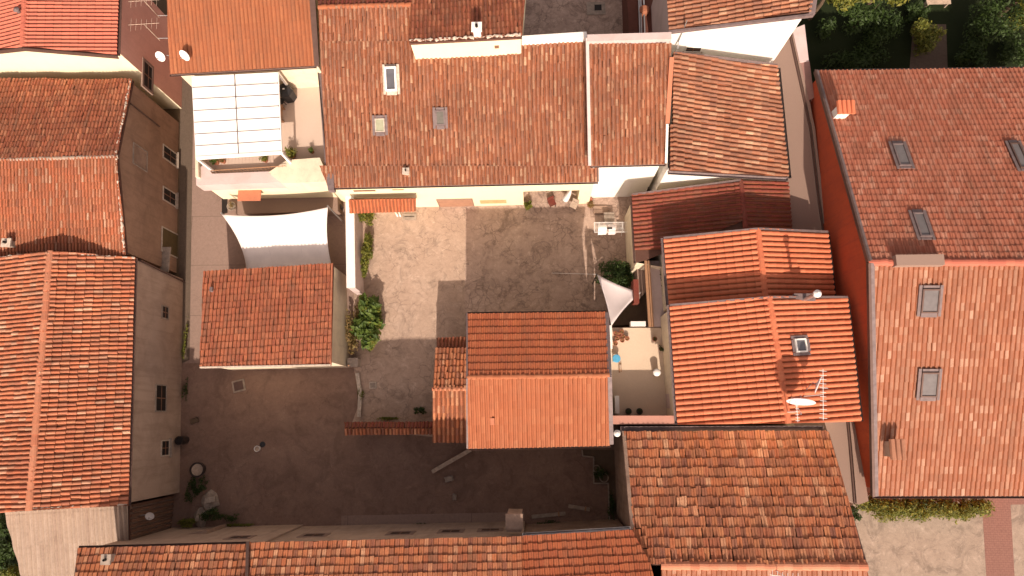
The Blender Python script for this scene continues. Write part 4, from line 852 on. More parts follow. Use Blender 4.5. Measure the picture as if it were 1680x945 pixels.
# ================================================================== PERGOLA, SAILS
def box_between(mb, a, b, w=.08, h=.08): mb.bar(a, b, w, h)
c4 = [at(315, 125, 5.9), at(455, 118, 5.9), at(461, 250, 5.75), at(322, 259, 5.75)]
t = thing('pergola', Vector((c4[0].x + 2, c4[0].y - 2, dk)), 'white fabric pergola with seven roof panels per side, standing on the terrace', 'pergola')
mb = MB(); n = 7
for j in range(2):
    for i in range(n):
        f0, f1 = i / n, (i + 1) / n; g0, g1 = j / 2, (j + 1) / 2
        P = lambda f, g, dz=0: c4[0].lerp(c4[3], f).lerp(c4[1].lerp(c4[2], f), g) + Vector((0, 0, dz))
        st = 8; vs = []
        for k in range(st + 1):
            ff = f0 + .004 + (f1 - f0 - .008) * k / st; sag = -.025 * math.sin(math.pi * k / st)
            vs += [P(ff, g0 + .008, sag), P(ff, g1 - .008, sag)]
        fs = [(2 * k, 2 * k + 1, 2 * k + 3, 2 * k + 2) for k in range(st)]; mb.add(vs, fs)
mb.build('canopy', m_perg, t)
mb = MB()

for a, b in ((c4[0], c4[3]), (c4[1], c4[2]), (c4[0].lerp(c4[1], .5), c4[3].lerp(c4[2], .5))): mb.bar(a - Vector((0, 0, .08)), b - Vector((0, 0, .08)), .09, .10)
mb.bar(c4[3] - Vector((0, 0, .05)), c4[2] - Vector((0, 0, .05)), .14, .16)
mb.build('frame', m_whitep, t)
for i in range(1, n): P0 = c4[0].lerp(c4[3], i / n); P1 = c4[1].lerp(c4[2], i / n); MB().bar(P0 + Vector((0, 0, .0)), P1 + Vector((0, 0, .0)), .035, .03).build('batten', m_flash, t)
MB().bar(c4[0].lerp(c4[1], .5) + Vector((0, 0, .01)), c4[3].lerp(c4[2], .5) + Vector((0, 0, .01)), .03, .03).build('batten', m_flash, t)
for p in c4: MB().bar(Vector((p.x, p.y, dk)), p - Vector((0, 0, .1)), .12, .12, up=(0, 1, 0)).build('post', m_whitep, t)

def sail(label, corners, sagfn, mat, thick, nx=16, ny=16, bow=.12):
    c = sum(corners, Vector()) / len(corners); t = thing('shade_sail', Vector((c.x, c.y, c.z)), label, 'shade sail'); mb = MB(); vs = []
    A, B, C_, D = corners
    for j in range(ny + 1):
        g = j / ny
        for i in range(nx + 1):
            f = i / nx; p = A.lerp(B, f).lerp(D.lerp(C_, f), g); cen = (A + B + C_ + D) / 4
            ed = bow * (4 * f * (1 - f)) * (1 - 2 * g) ; eg = bow * (4 * g * (1 - g)) * (1 - 2 * f)
            dx = ((B - A) * (1 - g) + (C_ - D) * g); dy = ((D - A) * (1 - f) + (C_ - B) * f)
            p = p + dy * ed * .5 + dx * eg * .5; p.z += sagfn(f, g); vs.append(p)
    k = nx + 1; fs = [(j * k + i, j * k + i + 1, (j + 1) * k + i + 1, (j + 1) * k + i) for j in range(ny) for i in range(nx)]
    mb.add(vs, fs); o = mb.build('cloth', mat, t, smooth=True); mod = o.modifiers.new('s', 'SOLIDIFY'); mod.thickness = thick
    mb = MB()
    for q in corners: mb.lathe(q, [(.05, -.02), (.05, .02)], 8)
    return t
A, B, C_, D = at(364, 352, 2.9), at(538, 340, 3.1), at(551, 460, 1.5), at(404, 468, 1.4)
s1 = sail('large white shade sail stretched between the terrace building and the hut', [A, B, C_, D], lambda f, g: -.38 * 4 * g * (1 - g) - .1 * math.sin(math.pi * f) * math.sin(math.pi * g), m_cloth, .01)
for f in (.33, .66):
    P_, Q_ = A.lerp(B, f), D.lerp(C_, f)
    mb = MB(); pts = [P_.lerp(Q_, g) + Vector((0, 0, -.38 * 4 * g * (1 - g) - .1 * math.sin(math.pi * f) * math.sin(math.pi * g) + .012)) + (Q_ - P_) * .0 for g in [i / 12 for i in range(13)]]
    mb.tube(pts[1:-1], .008, 5).build('seam', m_clothg, s1)
for q in (A, B): MB().bar(Vector((q.x, q.y + .06, 0)), q + Vector((0, .06, .1)), .07, .07, up=(0, 1, 0)).build('post', m_steel, s1)
# triangular sail by the shrub
P0, P1, P2 = at(979, 450, 2.6), at(1052, 480, 3.0), at(1003, 535, 3.3)
t = thing('shade_sail', (P0 + P1 + P2) / 3, 'small grey white triangular shade sail beside the dark shrub', 'shade sail'); n = 14; vs = []; fs = []; idx = {}
for i in range(n + 1):
    for j in range(n + 1 - i):
        a, b = i / n, j / n; c_ = 1 - a - b; p = P0 * c_ + P1 * a + P2 * b; cen = (P0 + P1 + P2) / 3
        pull = 4 * (a * c_ + b * c_ + a * b) * .12 - 27 * a * b * c_ * .12; p = p.lerp(cen, max(0, pull)); p.z -= 27 * a * b * c_ * .15
        idx[i, j] = len(vs); vs.append(p)
for i in range(n):
    for j in range(n - i):
        fs.append((idx[i, j], idx[i + 1, j], idx[i, j + 1]))
        if j < n - i - 1: fs.append((idx[i + 1, j], idx[i + 1, j + 1], idx[i, j + 1]))
o = MB().add(vs, fs).build('cloth', m_clothg, t, smooth=True); mo = o.modifiers.new('s', 'SOLIDIFY'); mo.thickness = .01
MB().tube([P0, at(905, 448, 3.4)], .008, 5).build('rope', m_whitep, t)
MB().tube([Vector((P0.x, P0.y, 0)), P0 + Vector((0, 0, .1))], .035, 8).build('post', m_iron, t)
# ================================================================== PLANTS
c = at(608, 530, 0); bush('leafy_shrub', c, (1.05, 1.9, .95), 2100, .19, l_green, 'bright green broad leaved shrub spilling into the courtyard east of the hut', nb=34, rb=(.16, .30), mat2=l_olive)
c = at(598, 445, 0); bush('shrub', c, (.35, .6, .6), 500, .09, l_olive, 'dark olive tuft between the wall shrubs and the bright green shrub', nb=9)
c = at(582, 545, 0); bush('dry_shrub', c, (.45, 1.5, .6), 1200, .10, l_dry, 'dry brown and yellow undergrowth between the hut wall and the green shrub', nb=12)
c = at(605, 412, 0); bush('shrub', c, (.42, 1.0, .9), 1500, .085, l_olive, 'row of small olive green shrubs against the white rendered wall', nb=14)
c = at(607, 362, 0); bush('shrub', c, (.5, .6, .9), 700, .09, l_yell, 'yellow green bush under the corner of the tiled porch canopy', nb=8)
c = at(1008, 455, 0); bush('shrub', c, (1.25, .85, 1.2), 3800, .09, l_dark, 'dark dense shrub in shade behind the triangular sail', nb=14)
c = at(868, 341, 0); bush('plant', c, (.32, .32, .5), 320, .09, l_olive, 'small dark green plant beside the corner of the cream wall', 'plant', nb=5)
t = thing('hedge', at(1500, 828, 0), 'ragged yellow green hedge under the south eave of the right building', 'hedge'); bl = []
for i in range(46):
    x = 1408 + i * 4.3; c = at(x, 832 + random.uniform(-9, 9), 0); bl.append(((c.x, c.y, random.uniform(.5, 1.1)), (.42, .45, .55)))
leaves('foliage', bl, 9000, .085, l_yell, t); leaves('foliage', [((b[0][0], b[0][1] + .1, b[0][2] * .8), b[1]) for b in bl[::2]], 3000, .08, l_dark, t)
mb = MB()
for b in bl[::3]: mb.tube([(b[0][0], b[0][1], 0), b[0]], [.03, .012], 5)
mb.build('stem', m_bark, t)
c = at(1398, 845, 0); bush('shrub', c, (.6, .5, .5), 700, .08, l_dark, 'dark little shrub at the west end of the yellow green hedge', nb=6)
# garden top right
gardens = [((1500, 75), (1.0, 1.1, 1.3), l_olive, 'rounded clipped bush beside the garden path, the nearest to the roof', 2600),
           ((1492, 30), (.8, .7, 1.0), l_dark, 'dark bush north of the clipped bush by the garden path', 1600),
           ((1600, 60), (1.6, 2.0, 2.2), l_dark, 'broad dark shrub east of the garden path', 3200),
           ((1665, 30), (1.3, 1.5, 2.6), l_olive, 'olive tinted shrub in the top right corner of the garden', 2600),
           ((1400, 95), (2.2, 1.4, .6), l_dark, 'low dark ground shrub in the shaded lawn corner by the wall', 2200),
           ((1345, 60), (.6, .9, 1.2), l_dark, 'dark climbing shrub against the pale wall top of the white house', 900),
           ((1440, 60), (1.5, 1.5, .9), l_dark, 'dark shrub left of the clipped bush, in the middle of the shaded lawn', 2200), ((1590, 100), (1.2, 1.1, 1.0), l_dark, 'dark shrub just north of the right roof, east of the path', 1800),
           ((1400, 45), (1.8, .9, 1.6), l_dark, 'dark shrub under the sunlit tree crowns', 2200), ((1650, 95), (1.4, 1.1, 1.0), l_dark, 'dark shrub near the right picture edge above the roof gutter', 1800)]
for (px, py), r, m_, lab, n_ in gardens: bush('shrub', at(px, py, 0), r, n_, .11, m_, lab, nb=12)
for k, (px, py, r, n_, lab) in enumerate(((1328, 30, 1.6, 5200, 'sunlit tree crown at the top edge next to the white gable house'), (1405, 28, 1.5, 4800, 'sunlit tree crown at the top edge left of the garden path'), (1640, 25, 1.8, 4000, 'tree crown cut by the top right corner of the picture'))):
    c = at(px, py, 0); t = thing('tree', c, lab, 'tree', 'garden trees'); bl = [((c.x + random.gauss(0, r * .45), c.y + random.gauss(0, r * .4), random.uniform(3.2, 5.6)), (r * .42, r * .42, r * .36)) for _ in range(16)]
    leaves('crown', bl, n_, .14, l_yell if k < 2 else l_olive, t); mb = MB(); mb.tube([c, c + Vector((.1, 0, 1.6)), c + Vector((0, .1, 3.4))], [.16, .12, .07], 8)
    for b in bl[:8]: mb.tube([c + Vector((.05, .05, 2.6)), b[0]], [.05, .015], 5)
    mb.build('trunk', m_bark, t)
# weeds / dark clumps
for (px, py, rx, ry, rz, m_, lab, n_) in ((297, 722, .22, .35, .45, l_dark, 'black green clump at the foot of the long house wall', 260), (327, 806, .2, .2, .3, l_dark, 'small dark clump beside the round planter', 160),
      (352, 838, .8, .5, .6, l_dark, 'dark weeds in the southwest yard corner, nearest the bottom row', 1100), (338, 792, .35, .4, .4, l_dark, 'dark bushy weeds just below the round planter', 420), (378, 846, .7, .3, .4, l_dark, 'dark weeds spreading east from the rubble heap', 520), (312, 858, .6, .3, .5, l_olive, 'weedy tangle at the bottom left of the yard', 900), (318, 800, .35, .8, .35, l_dark, 'dark weeds running along the long house wall', 700), (395, 862, .9, .18, .25, l_olive, 'thin strip of weeds along the bottom row wall', 420),
      (690, 674, .5, .25, .4, l_dark, 'dark clump inside the tile capped wall near the outhouse', 420), (630, 687, .9, .14, .2, l_olive, 'low weeds along the tile capped wall', 380), (1086, 455, .1, 1.2, .25, l_dark, 'dark planting strip on the raised walkway', 500)):
    bush('weeds', at(px, py, 3.35 if px == 1086 else 0), (rx, ry, rz), n_, .055, m_, lab, 'weeds', nb=8, stems=3)
# ================================================================== POTS AND SMALL THINGS
pot_plant(481, 256, dk, .42, .22, l_yell, 'bushy yellow green potted plant on the terrace beside the pergola', .07, 420)
pot_plant(513, 250, dk, .2, .13, l_green, 'small potted plant in the southeast terrace corner', .06, 120)
pot_plant(357, 268, dk, .3, .16, l_green, 'potted plant behind the terrace railing, western one', .06, 200)
pot_plant(437, 264, dk, .3, .16, l_olive, 'potted plant behind the terrace railing, eastern one', .06, 200)
pot_plant(368, 266, dk, .22, .15, l_dry, 'withered potted plant next to the western railing plant', .05, 120)
pot_plant(1003, 317, 0, .26, .2, l_olive, 'potted herb beside the white courtyard wall', .06, 160)
pot_plant(968, 338, 0, .3, .17, l_dry, 'orange brown potted shrub at the courtyard corner, right one', .06, 160)
pot_plant(382, 340, .9, .26, .26, l_dry, 'round wide pot with bare twigs on the tan patio slab', .05, 110, .2, potmat=m_stone)
for (px, py, rx, ry, rz, m_, lab, n_) in ((14, 870, .9, .9, 1.0, l_dark, 'dark shrub left of the corrugated shed, the upper of three', 1600), (24, 905, .8, .9, .9, l_dark, 'dark shrub left of the corrugated shed, the middle one', 1600), (30, 940, .9, .8, .9, l_olive, 'olive bush in the bottom left corner beside the shed', 1000)): bush('shrub', at(px, py, 0), (rx, ry, rz), n_, .1, m_, lab)
pots = [(1009, 548), (1019, 545), (1012, 556), (1021, 553), (1028, 556), (1009, 564), (1020, 559), (1015, 549)]
labs = ['farthest into the northwest corner', 'second along the north edge', 'behind the bare pot, by the white coping', 'in the middle of the cluster', 'eastmost of the cluster', 'southmost of the cluster by the parapet', 'southeast of the cluster centre', 'smallest, tucked into the cluster']
for (x, y), lb in zip(pots, labs): pot_plant(x, y, dk2 + .02, .11, .12, l_dry, 'brown clay pot on the roof terrace, ' + lb, .03, 40, .22, 'pots clustered on the roof terrace')
pot_plant(1073, 557, dk2 + .02, .12, .12, l_dark, 'dark pot on its own by the east side of the roof terrace', .04, 60, group=None)
pot_plant(1083, 573, dk2 + .02, .16, .10, l_dark, 'leafy pot against the roof terrace east parapet', .05, 90, group=None)
for x, lb in ((1030, 'western'), (1048, 'eastern')): pot_plant(x, 675, dk2 + .02, .16, .16, l_dark, 'dark pot in the shade at the south end of the roof terrace, %s one' % lb, .04, 60, .25, 'dark pots by the pink parapet', m_iron)
c = at(1075, 612, dk2 + .02); t = thing('bin', c, 'round white bin standing on the sunny roof terrace floor', 'bin')
MB().lathe((0, 0, 0), [(0, 0), (.16, 0), (.19, .5)], 20).build('body', m_whitep, t, local=True, smooth=True); MB().lathe((0, 0, .5), [(.2, 0), (.2, .03), (.12, .09), (0, .11)], 20).build('lid', m_whitep, t, local=True, smooth=True)
c = at(1010, 589, dk2 + .02); t = thing('stool', c, 'light blue plastic stool beside the roof terrace west parapet', 'stool')
MB().lathe((0, 0, .38), [(0, .04), (.2, .04), (.22, 0), (.2, -.03), (0, -.02)], 18).build('seat', m_blue, t, local=True)
for a in range(4): q = Vector((math.cos(a * 1.57 + .78), math.sin(a * 1.57 + .78), 0)); MB().bar(q * .2, q * .14 + Vector((0, 0, .37)), .035, .035).build('leg', m_blue, t, local=True)
c = at(1016, 603, dk2 + .02); t = thing('folding_chair', c, 'folded wooden chair lying on the roof terrace below the blue stool', 'chair')
MB().box((0, 0, .05), (.07, .55, .04)).box((.10, .02, .05), (.03, .5, .04)).build('frame', m_wood, t, local=True); MB().box((.05, .05, .08), (.1, .2, .02)).build('seat', m_timber, t, local=True)
# barbecue under its cover on the terrace
c = at(476, 160, dk + .03); t = thing('barbecue', c, 'barbecue under a black cover on the pergola terrace', 'barbecue')
prof = [(.42, 0), (.44, .5), (.46, .85), (.40, 1.02), (.22, 1.10), (0, 1.12)]; mb = MB(); mb.lathe((0, 0, 0), prof, 7)
mb.v = [(x * 1.0, y * .9 * (1 - .1 * math.sin(z * 6)), z) for x, y, z in mb.v]; mb.build('cover', m_black, t, local=True)
MB().box((.02, -.03, 1.13), (.12, .07, .03)).build('handle', m_whitep, t, local=True)
for (x, y, lab) in ((459, 150, 'black stool half under the pergola edge, north'), (461, 172, 'black stool half under the pergola edge, south')):
    c = at(x + 4, y, dk + .03); t = thing('stool', c, lab, 'stool', 'stools beside the barbecue'); MB().lathe((0, 0, .45), [(0, .03), (.2, .03), (.2, -.02), (0, -.02)], 14).build('seat', m_black, t, local=True)
    for a in range(4): q = Vector((math.cos(a * 1.57), math.sin(a * 1.57), 0)); MB().bar(q * .18, q * .12 + Vector((0, 0, .44)), .03, .03).build('leg', m_iron, t, local=True)
c = at(464, 190, dk + .03); t = thing('bench', c, 'narrow brown wooden bench along the pergola side on the terrace', 'bench')
MB().box((0, 0, .42), (.26, 1.0, .05)).build('seat', m_wood, t, local=True)
for y in (-.4, .4): MB().box((0, y, .2), (.22, .06, .4)).build('leg', m_wood, t, local=True)
c = at(499, 122, dk + .03); t = thing('cabinet', c, 'low orange brown cabinet under the eave at the back of the terrace', 'cabinet')
MB().box((0, 0, .4), (.9, .3, .8)).build('body', m_ridgecap, t, local=True); MB().box((0, 0, .82), (.94, .34, .04)).build('top', m_ridgecap, t, local=True)
# drying rack
c = at(1000, 380, 0); t = thing('drying_rack', c, 'folding clothes drying rack with white laundry in the courtyard', 'drying rack')
mb = MB(); mb.bar((-1.0, -.3, .95), (1.0, -.3, .95), .025, .025).bar((-1.0, .3, .95), (1.0, .3, .95), .025, .025).bar((-1, -.3, .95), (-1, .3, .95), .025, .025).bar((1, -.3, .95), (1, .3, .95), .025, .025)
for i in range(7): y = -.24 + i * .08; mb.tube([(-1, y, .95), (1, y, .95)], .007, 5)
mb.build('rack', m_whitep, t, local=True)
for s in (-1, 1): MB().bar((s * .7, -.3, 0), (s * .7, .28, .93), .025, .025).bar((s * .7, .3, 0), (s * .7, -.28, .93), .025, .025).build('leg', m_whitep, t, local=True)
mb = MB()
t2 = thing('laundry', c + Vector((-.1, -.05, .97)), 'white and blue striped laundry hung over the drying rack', 'laundry')
for i, (x, w, m_) in enumerate(((-.42, .5, m_whitep), (.15, .42, m_clothg))):
    mb = MB(); vs = []
    for j in range(9): a = (j / 8 - .5) * 2; vs += [(x - w / 2, a * .32, -.36 * abs(a) ** 2.5 + .01), (x + w / 2, a * .30, -.36 * abs(a) ** 2.5 + .012)]
    mb.add(vs, [(2 * j, 2 * j + 1, 2 * j + 3, 2 * j + 2) for j in range(8)]); mb.build('towel', m_, t2, local=True)
MB().box((.0, -.02, .03), (.3, .10, .02)).build('dark_cloth', m_black, t2, local=True)
c = at(998, 360, 0); t = thing('box', c, 'tan storage box standing north of the drying rack', 'box'); MB().box((0, 0, .22), (.6, .55, .44)).build('body', p_old, t, local=True); MB().box((0, 0, .46), (.64, .59, .05)).build('lid', m_stone, t, local=True)
# folded parasols and chairs at the portico
c = at(925, 333, 0); t = thing('patio_umbrella', c, 'folded cream and red parasol leaning at the portico opening', 'umbrella')
MB().tube([(0, 0, 0), (.35, .2, 1.9)], .025, 6).build('pole', m_steel, t, local=True)
mb = MB(); mb.tube([(.08, .05, .55), (.2, .12, 1.0), (.3, .17, 1.5), (.34, .2, 1.85)], [.2, .16, .1, .03], 9); mb.build('canopy', m_cloth, t, local=True)
for x, y, rz, lab in ((905, 336, .4, 'dark red folding chair under the portico, western one'), (941, 340, -.5, 'cream folding chair just outside the portico')):
    c = at(x, y, 0); q = Matrix.Rotation(rz, 3, 'Z').to_quaternion(); t = thing('chair', c, lab, 'chair', 'portico chairs', q); m_ = m_red if x < 920 else m_timber
    MB().box((0, 0, .45), (.42, .42, .04)).build('seat', m_, t, local=True); MB().box((0, .22, .72), (.42, .04, .36)).build('backrest', m_, t, local=True)
    for sx in (-.18, .18):
        for sy in (-.18, .18): MB().box((sx, sy, .22), (.03, .03, .44)).build('leg', m_iron, t, local=True)
# flat mats / boxes by the canopy wall
c = at(672, 356, 0); t = thing('mat', c, 'grey rectangular drain cover on the courtyard floor below the canopy', 'drain cover'); MB().box((0, 0, .04), (.85, .4, .06)).build('plate', m_stone, t, local=True)
MB().box((0, 0, .08), (.6, .03, .03)).build('handle', m_iron, t, local=True)
for dx, rz, lab in ((651, .5, 'white garden clog, left of the pair by the grey drain cover'), (656, .35, 'white garden clog, right of the pair by the grey drain cover')):
    c = at(dx, 352, .03); q = Matrix.Rotation(rz, 3, 'Z').to_quaternion(); t = thing('clog', c, lab, 'shoe', 'pair of clogs', q)
    mb = MB(); mb.tube([(0, .16, .03), (0, .05, .05), (0, -.08, .06), (0, -.17, .03)], [.035, .05, .06, .03], 8); mb.build('shoe', m_whitep, t, local=True)
# wheelie cart, plank, debris in yard
a, b = at(709, 774, .25), at(772, 738, .6); t = thing('plank', a, 'long pale timber plank leaning against the south wall of the central house', 'plank'); MB().bar(a, b, .22, .07).build('board', m_timber, t)
for (x, y, w, d, h_, m_, rz, lab, nm, cat) in ((392, 633, .75, .7, .05, m_stone, .25, 'square dark manhole cover in the yard south of the hut', 'manhole_cover', 'manhole cover'),
        (320, 690, .45, .25, .12, m_bark, .3, 'dark puddle shaped piece of debris near the long house', 'debris', 'debris'),
        (737, 786, .45, .28, .15, m_stone, .2, 'pale stone lying south of the plank end', 'rubble', 'stone'), (746, 815, .18, .3, .12, m_stone, 0, 'small pale stone further south of the plank', 'rubble', 'stone'),
        (612, 632, .42, .4, .06, m_mort, .05, 'square pale drain cover in the courtyard below the green shrub', 'drain_cover', 'drain cover'),
        (560, 342, .3, .25, .5, m_iron, 0, 'small dark box beside the white wall by the sail', 'box', 'box'), (966, 330, .4, .2, .35, m_pot, .3, 'orange crate in the bright courtyard corner', 'crate', 'crate'),
        (985, 345, .9, .5, .12, p_old, 0, 'cream step slab at the foot of the white courtyard wall', 'step', 'step')):
    c = at(x, y, .02); q = Matrix.Rotation(rz, 3, 'Z').to_quaternion(); t = thing(nm, c, lab, cat, None, q); bm = bmesh.new(); bmesh.ops.create_cube(bm, size=1)
    for v in bm.verts: v.co = Vector((v.co.x * w, v.co.y * d, (v.co.z + .5) * h_))
    bmesh.ops.bevel(bm, geom=bm.edges[:], offset=min(w, d, h_) * .2, segments=2, affect='EDGES')
    if cat in ('stone', 'debris'):
        bmesh.ops.subdivide_edges(bm, edges=bm.edges[:], cuts=1)
        for v in bm.verts: v.co += Vector((random.gauss(0, .03), random.gauss(0, .03), random.gauss(0, .01)))
    me = bpy.data.meshes.new('body'); bm.to_mesh(me); bm.free(); me.materials.append(m_); ob = bpy.data.objects.new('body', me); COL.objects.link(ob); ob.parent = t
    if 'cover' in cat:
        MB().box((0, 0, h_ + .01), (w * .72, d * .72, .025)).build('lid', m_stone if m_ is not m_stone else m_gutter, t, local=True)
# round planter and parts in yard
def vessel(nm, px, py, r, hh, m_, inner, lab, cat):
    c = at(px, py, .01); t = thing(nm, c, lab, cat); MB().lathe((0, 0, 0), [(0, 0), (r * .85, 0), (r, hh), (r * .86, hh), (r * .8, hh - .08), (0, hh - .08)], 22).build('body', m_, t, local=True)
    MB().lathe((0, 0, hh - .07), [(0, .015), (r * .78, .015), (r * .8, 0)], 18).build('fill', inner, t, local=True); return t
vessel('planter', 328, 770, .42, .4, m_iron, m_timber, 'round dark planter with pale filling in the shaded yard', 'planter')
vessel('bucket', 424, 736, .17, .25, m_whitep, m_timber, 'pale bucket standing alone in the middle of the dark yard', 'bucket')
c = at(431, 729, .01); t = thing('bucket_lid', c, 'round dark lid lying beside the pale bucket in the yard', 'saucer'); MB().lathe((0, 0, 0), [(0, 0), (.16, 0), (.16, .03), (0, .04)], 16).build('disc', m_black, t, local=True); MB().lathe((0, 0, .04), [(.03, 0), (.02, .03), (0, .03)], 8).build('knob', m_iron, t, local=True)  # lid of the pale bucket, lying apart from it
vessel('barrel', 305, 722, .25, .8, m_iron, m_dark, 'dark barrel at the foot of the long house wall', 'barrel')
for (x, y, w, lab) in ((330, 848, .5, 'heap of pale rubble between the weeds, right one'), (345, 822, .6, 'pale slab leaning in the southwest yard corner')):
    c = at(x, y, .02); t = thing('rubble', c, lab, 'rubble'); bm = bmesh.new(); bmesh.ops.create_icosphere(bm, subdivisions=2, radius=w)
    for v in bm.verts: v.co = Vector((v.co.x * random.uniform(.6, 1), v.co.y * random.uniform(.7, 1.3), max(0, v.co.z) * random.uniform(.3, .7)))
    me = bpy.data.meshes.new('heap'); bm.to_mesh(me); bm.free(); me.materials.append(m_stone); ob = bpy.data.objects.new('heap', me); COL.objects.link(ob); ob.parent = t
    MB().box((.1, .1, w * .5), (w, w * .5, .05), (1, .2, .2), (0, 1, 0)).build('slab', m_mort, t, local=True)
# dishes, antennas
def dish(p, aim, r, label, mat=None, mast=None, group='satellite dishes'):
    aim = Vector(aim).normalized(); t = thing('satellite_dish', p, label, 'satellite dish', group); q = aim.to_track_quat('Z', 'Y'); mb = MB()
    mb.lathe((0, 0, 0), [(0, 0), (r * .5, r * .06), (r * .85, r * .17), (r, r * .24), (r * 1.02, r * .24), (r * .85, r * .14), (0, -.02)], 24, aim); mb.build('reflector', mat or m_whitep, t, local=True, smooth=True)
    lnb = aim * r * 1.1; low = q @ Vector((0, -r * .95, r * .2)); MB().tube([low, lnb], .012, 5).build('arm', m_steel, t, local=True); MB().tube([lnb - aim * .05, lnb + aim * .05], .03, 8).build('receiver', m_steel, t, local=True)
    if mast is not None: MB().tube([-aim * .03, -aim * .15, Vector(mast) - Vector(p)], .02, 6).build('bracket', m_steel, t, local=True)
    return t
def antenna(base, top, direction, length, n, label, mat=None, w=.5, group='television antennas'):
    base = Vector(base); top = Vector(top); t = thing('television_antenna', base, label, 'antenna', group); mt = mat or m_steel
    MB().tube([base, top], .022, 6).build('mast', mt, t)
    d = Vector(direction).normalized(); x = d.cross(Vector((0, 0, 1))).normalized(); mb = MB(); a = top - d * length * .5; mb.tube([a, a + d * length], .013, 5)
    mb.build('boom', mt, t)
    for i in range(n):
        q = a + d * length * (i + .5) / n; ww = w * (.6 + .5 * abs(i / n - .5)); MB().tube([q - x * ww / 2, q + x * ww / 2], .009, 4).build('element', mt, t)
    return t
q = e2_.pt(1297, 652); bm_ = q + Vector((0, 0, 1.0))
dish(bm_ + Vector((.05, -.1, .1)), (-.15, -1, .18), .6, 'big pale dish on the bright orange roof beside the white antennas', m_clothg, q)
dish(e2_.pt(1322, 632) + Vector((0, 0, 1.2)), (.8, -.4, .35), .42, 'curved grey dish just right of the big dish', m_clothg, e2_.pt(1322, 640))
b0 = e2_.pt(1318, 650); antenna(b0, b0 + Vector((0, 0, 2.2)), (.08, 1, 0), 2.2, 12, 'tall white television antenna behind the dishes', m_whitep, .4)
b0 = e2_.pt(1290, 676); antenna(b0, b0 + Vector((0, 0, 1.3)), (0, 1, 0), .9, 7, 'short white antenna below the big dish near the ridge end', m_whitep, .22)
q = e2_.pt(1318, 492); t = thing('flue', q, 'pale metal flue pipe with cowl between the two bright orange roofs', 'flue'); MB().box(q + Vector((0, .1, .1)), (1.0, .35, .22)).build('base', m_flash, t)
MB().tube([q, q + Vector((0, 0, 1.5))], .09, 12).build('pipe', m_steel, t); MB().lathe(q + Vector((0, 0, 1.5)), [(.16, 0), (.18, .18), (.06, .32), (0, .34)], 14).build('cowl', m_whitep, t)
# upper left antennas on the orange house wall
for k, (b, tp, hb, ht, lab) in enumerate((((262, 66), (233, 40), 5.6, 7.2, 'thin television antenna over the alley, the southern of two'), ((262, 29), (236, 2), 5.6, 7.2, 'thin television antenna over the alley, at the top edge'))):
    B0 = at(*b, hb); T0 = Vector((B0.x, B0.y, hb + 1.6)); tt = antenna(B0, T0, (1, .05, 0), 1.7, 6, lab, m_timber, .9)
    e_ = so_.pt(276, b[1]); MB().tube([B0 + Vector((0, 0, .2)), Vector((e_.x + .3, B0.y, hb + .2))], .025, 6).build('bracket', m_steel, tt)
p = at(264, 92, 6.0); dish(p, (-.2, -1, .8), .28, 'small white dish over the alley under the left edge of the orange corrugated roof', m_whitep, Vector((so_.pt(279, 92).x + .35, p.y, 5.9)))
q = so_.pt(313, 98); dish(q + Vector((-.05, 0, .5)), (-.4, -1, .6), .3, 'small pale dish near the southwest corner of the orange corrugated roof', m_whitep, q)
q = at(246, 846, 4.3); dish(at(246, 846, 3.4), (.3, -.5, 1), .22, 'small round dish on the rusty shed wall, bottom left', m_whitep, at(225, 846, 3.4))
c = at(1013, 711, 5.4); t = thing('flue', Vector((c.x, c.y, 3.4)), 'white round flue cap at the corner below the pink parapet', 'flue'); MB().tube([(c.x, c.y, 3.2), (c.x, c.y, 5.2)], .1, 12).build('pipe', m_steel, t); MB().lathe((c.x, c.y, 5.2), [(.17, 0), (.17, .1), (.05, .2), (0, .2)], 16).build('cowl', m_whitep, t)
q = sb.pt(1272, 936); antenna(q, q + Vector((0, 0, 1.2)), (1, -.1, 0), 1.3, 6, 'white antenna beside the ridge at the bottom edge', m_whitep, .5)
# iron railing in the corner
A, B = at(1054, 330, 0), at(1068, 285, 0); t = thing('railing', A, 'ornate iron gate and railing in the bright corner beside the dark red roof', 'gate'); mb = MB()
for i in range(12): q = A.lerp(B, i / 11); mb.tube([q, q + Vector((0, 0, 1.7))], .015, 5)
mb.build('bars', m_iron, t); MB().bar(A + Vector((0, 0, 1.7)), B + Vector((0, 0, 1.7)), .04, .05).bar(A + Vector((0, 0, .2)), B + Vector((0, 0, .2)), .04, .05).build('rails', m_iron, t)
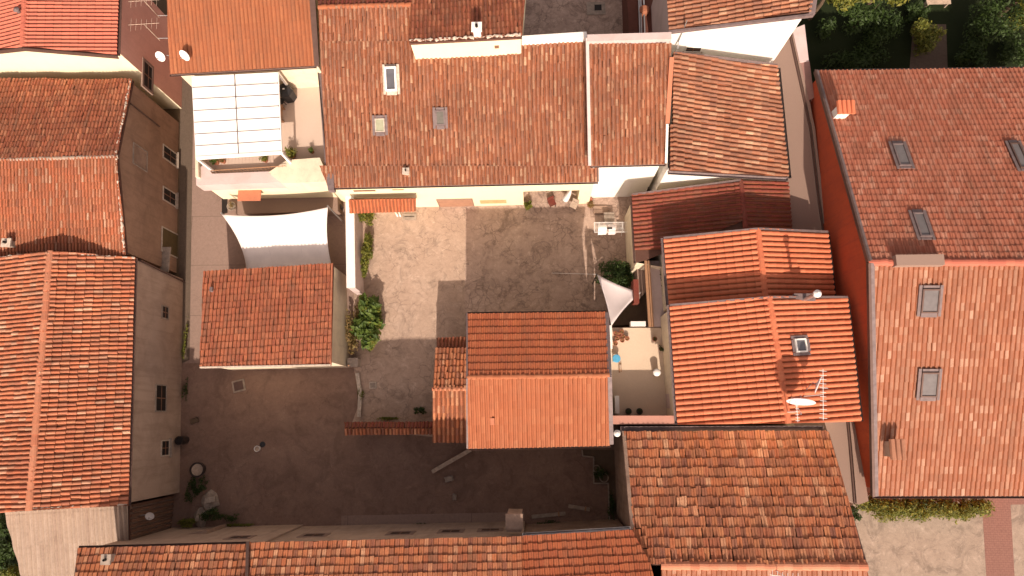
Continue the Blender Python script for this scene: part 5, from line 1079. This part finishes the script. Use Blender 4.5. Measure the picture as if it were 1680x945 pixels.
# garden furniture
c = at(1533, 9, 0); t = thing('garden_bench', c, 'weathered grey bench at the top of the garden path', 'bench'); MB().box((0, 0, .45), (1.5, .4, .05)).build('seat', m_timber, t, local=True); MB().box((0, .22, .7), (1.5, .04, .35)).build('backrest', m_timber, t, local=True)
for x in (-.6, .6): MB().box((x, 0, .21), (.07, .36, .42)).build('leg', m_timber, t, local=True)
# hut side door and downpipes
MB().tube([at(572, 600, 3.4), at(571, 598, .1)], .04).build('downpipe', m_wood, bpy.data.objects['garden_house'])
# loose broken slabs at hut corner
c = at(584, 596, 0); t = thing('stone_block', c, 'pale stone block at the southeast corner of the hut', 'stone'); MB().box((0, 0, .35), (.55, .45, .7)).build('block', m_mort, t, local=True); MB().box((0, 0, .73), (.62, .5, .06)).build('top', m_stone, t, local=True)

# more life in the yards
for (px, py, rx, ry, rz, m_, lab, n_) in ((985, 775, .45, .5, .5, l_dark, 'dark leafy plant in the sunken bed by the kerb step', 420), (1003, 830, .25, .9, .4, l_dark, 'dark plants along the wall of the mottled roofed house', 500), (305, 560, .15, 1.4, .2, l_olive, 'thin weeds in the dark alley strip beside the hut', 360),
      (307, 640, .2, .9, .2, l_dark, 'thin dark weeds at the yard entrance by the long house', 260), (592, 645, .2, .5, .2, l_olive, 'weeds growing on the broken wall stub', 160), (700, 862, 1.2, .15, .2, l_dark, 'dark weeds at the foot of the windowed row house', 320), (900, 858, 1.0, .2, .25, l_dark, 'dark weeds at the foot of the orange row house', 320)):
    bush('weeds', at(px, py, 0), (rx, ry, rz), n_, .055, m_, lab, 'weeds', nb=8, stems=3)
for (px, py, r, lab) in ((978, 768, .2, 'round grey pot in the sunken bed, upper one'), (990, 783, .26, 'round grey pot in the sunken bed, lower one')): vessel('planter', px, py, r, .35, m_stone, m_bark, lab, 'planter')
for (px, py, L_, a, lab) in ((900, 845, 1.9, .1, 'pale fallen board near the orange row house wall'), (950, 833, 1.2, -.15, 'short pale board near the corner of the dark yard')):
    c = at(px, py, .04); q = Matrix.Rotation(a, 3, 'Z').to_quaternion(); t = thing('board', c, lab, 'board', None, q); MB().box((0, 0, .02), (L_, .2, .04)).build('plank', m_stone, t, local=True); MB().box((L_ * .3, 0, .05), (.08, .26, .03)).build('batten', m_wood, t, local=True)
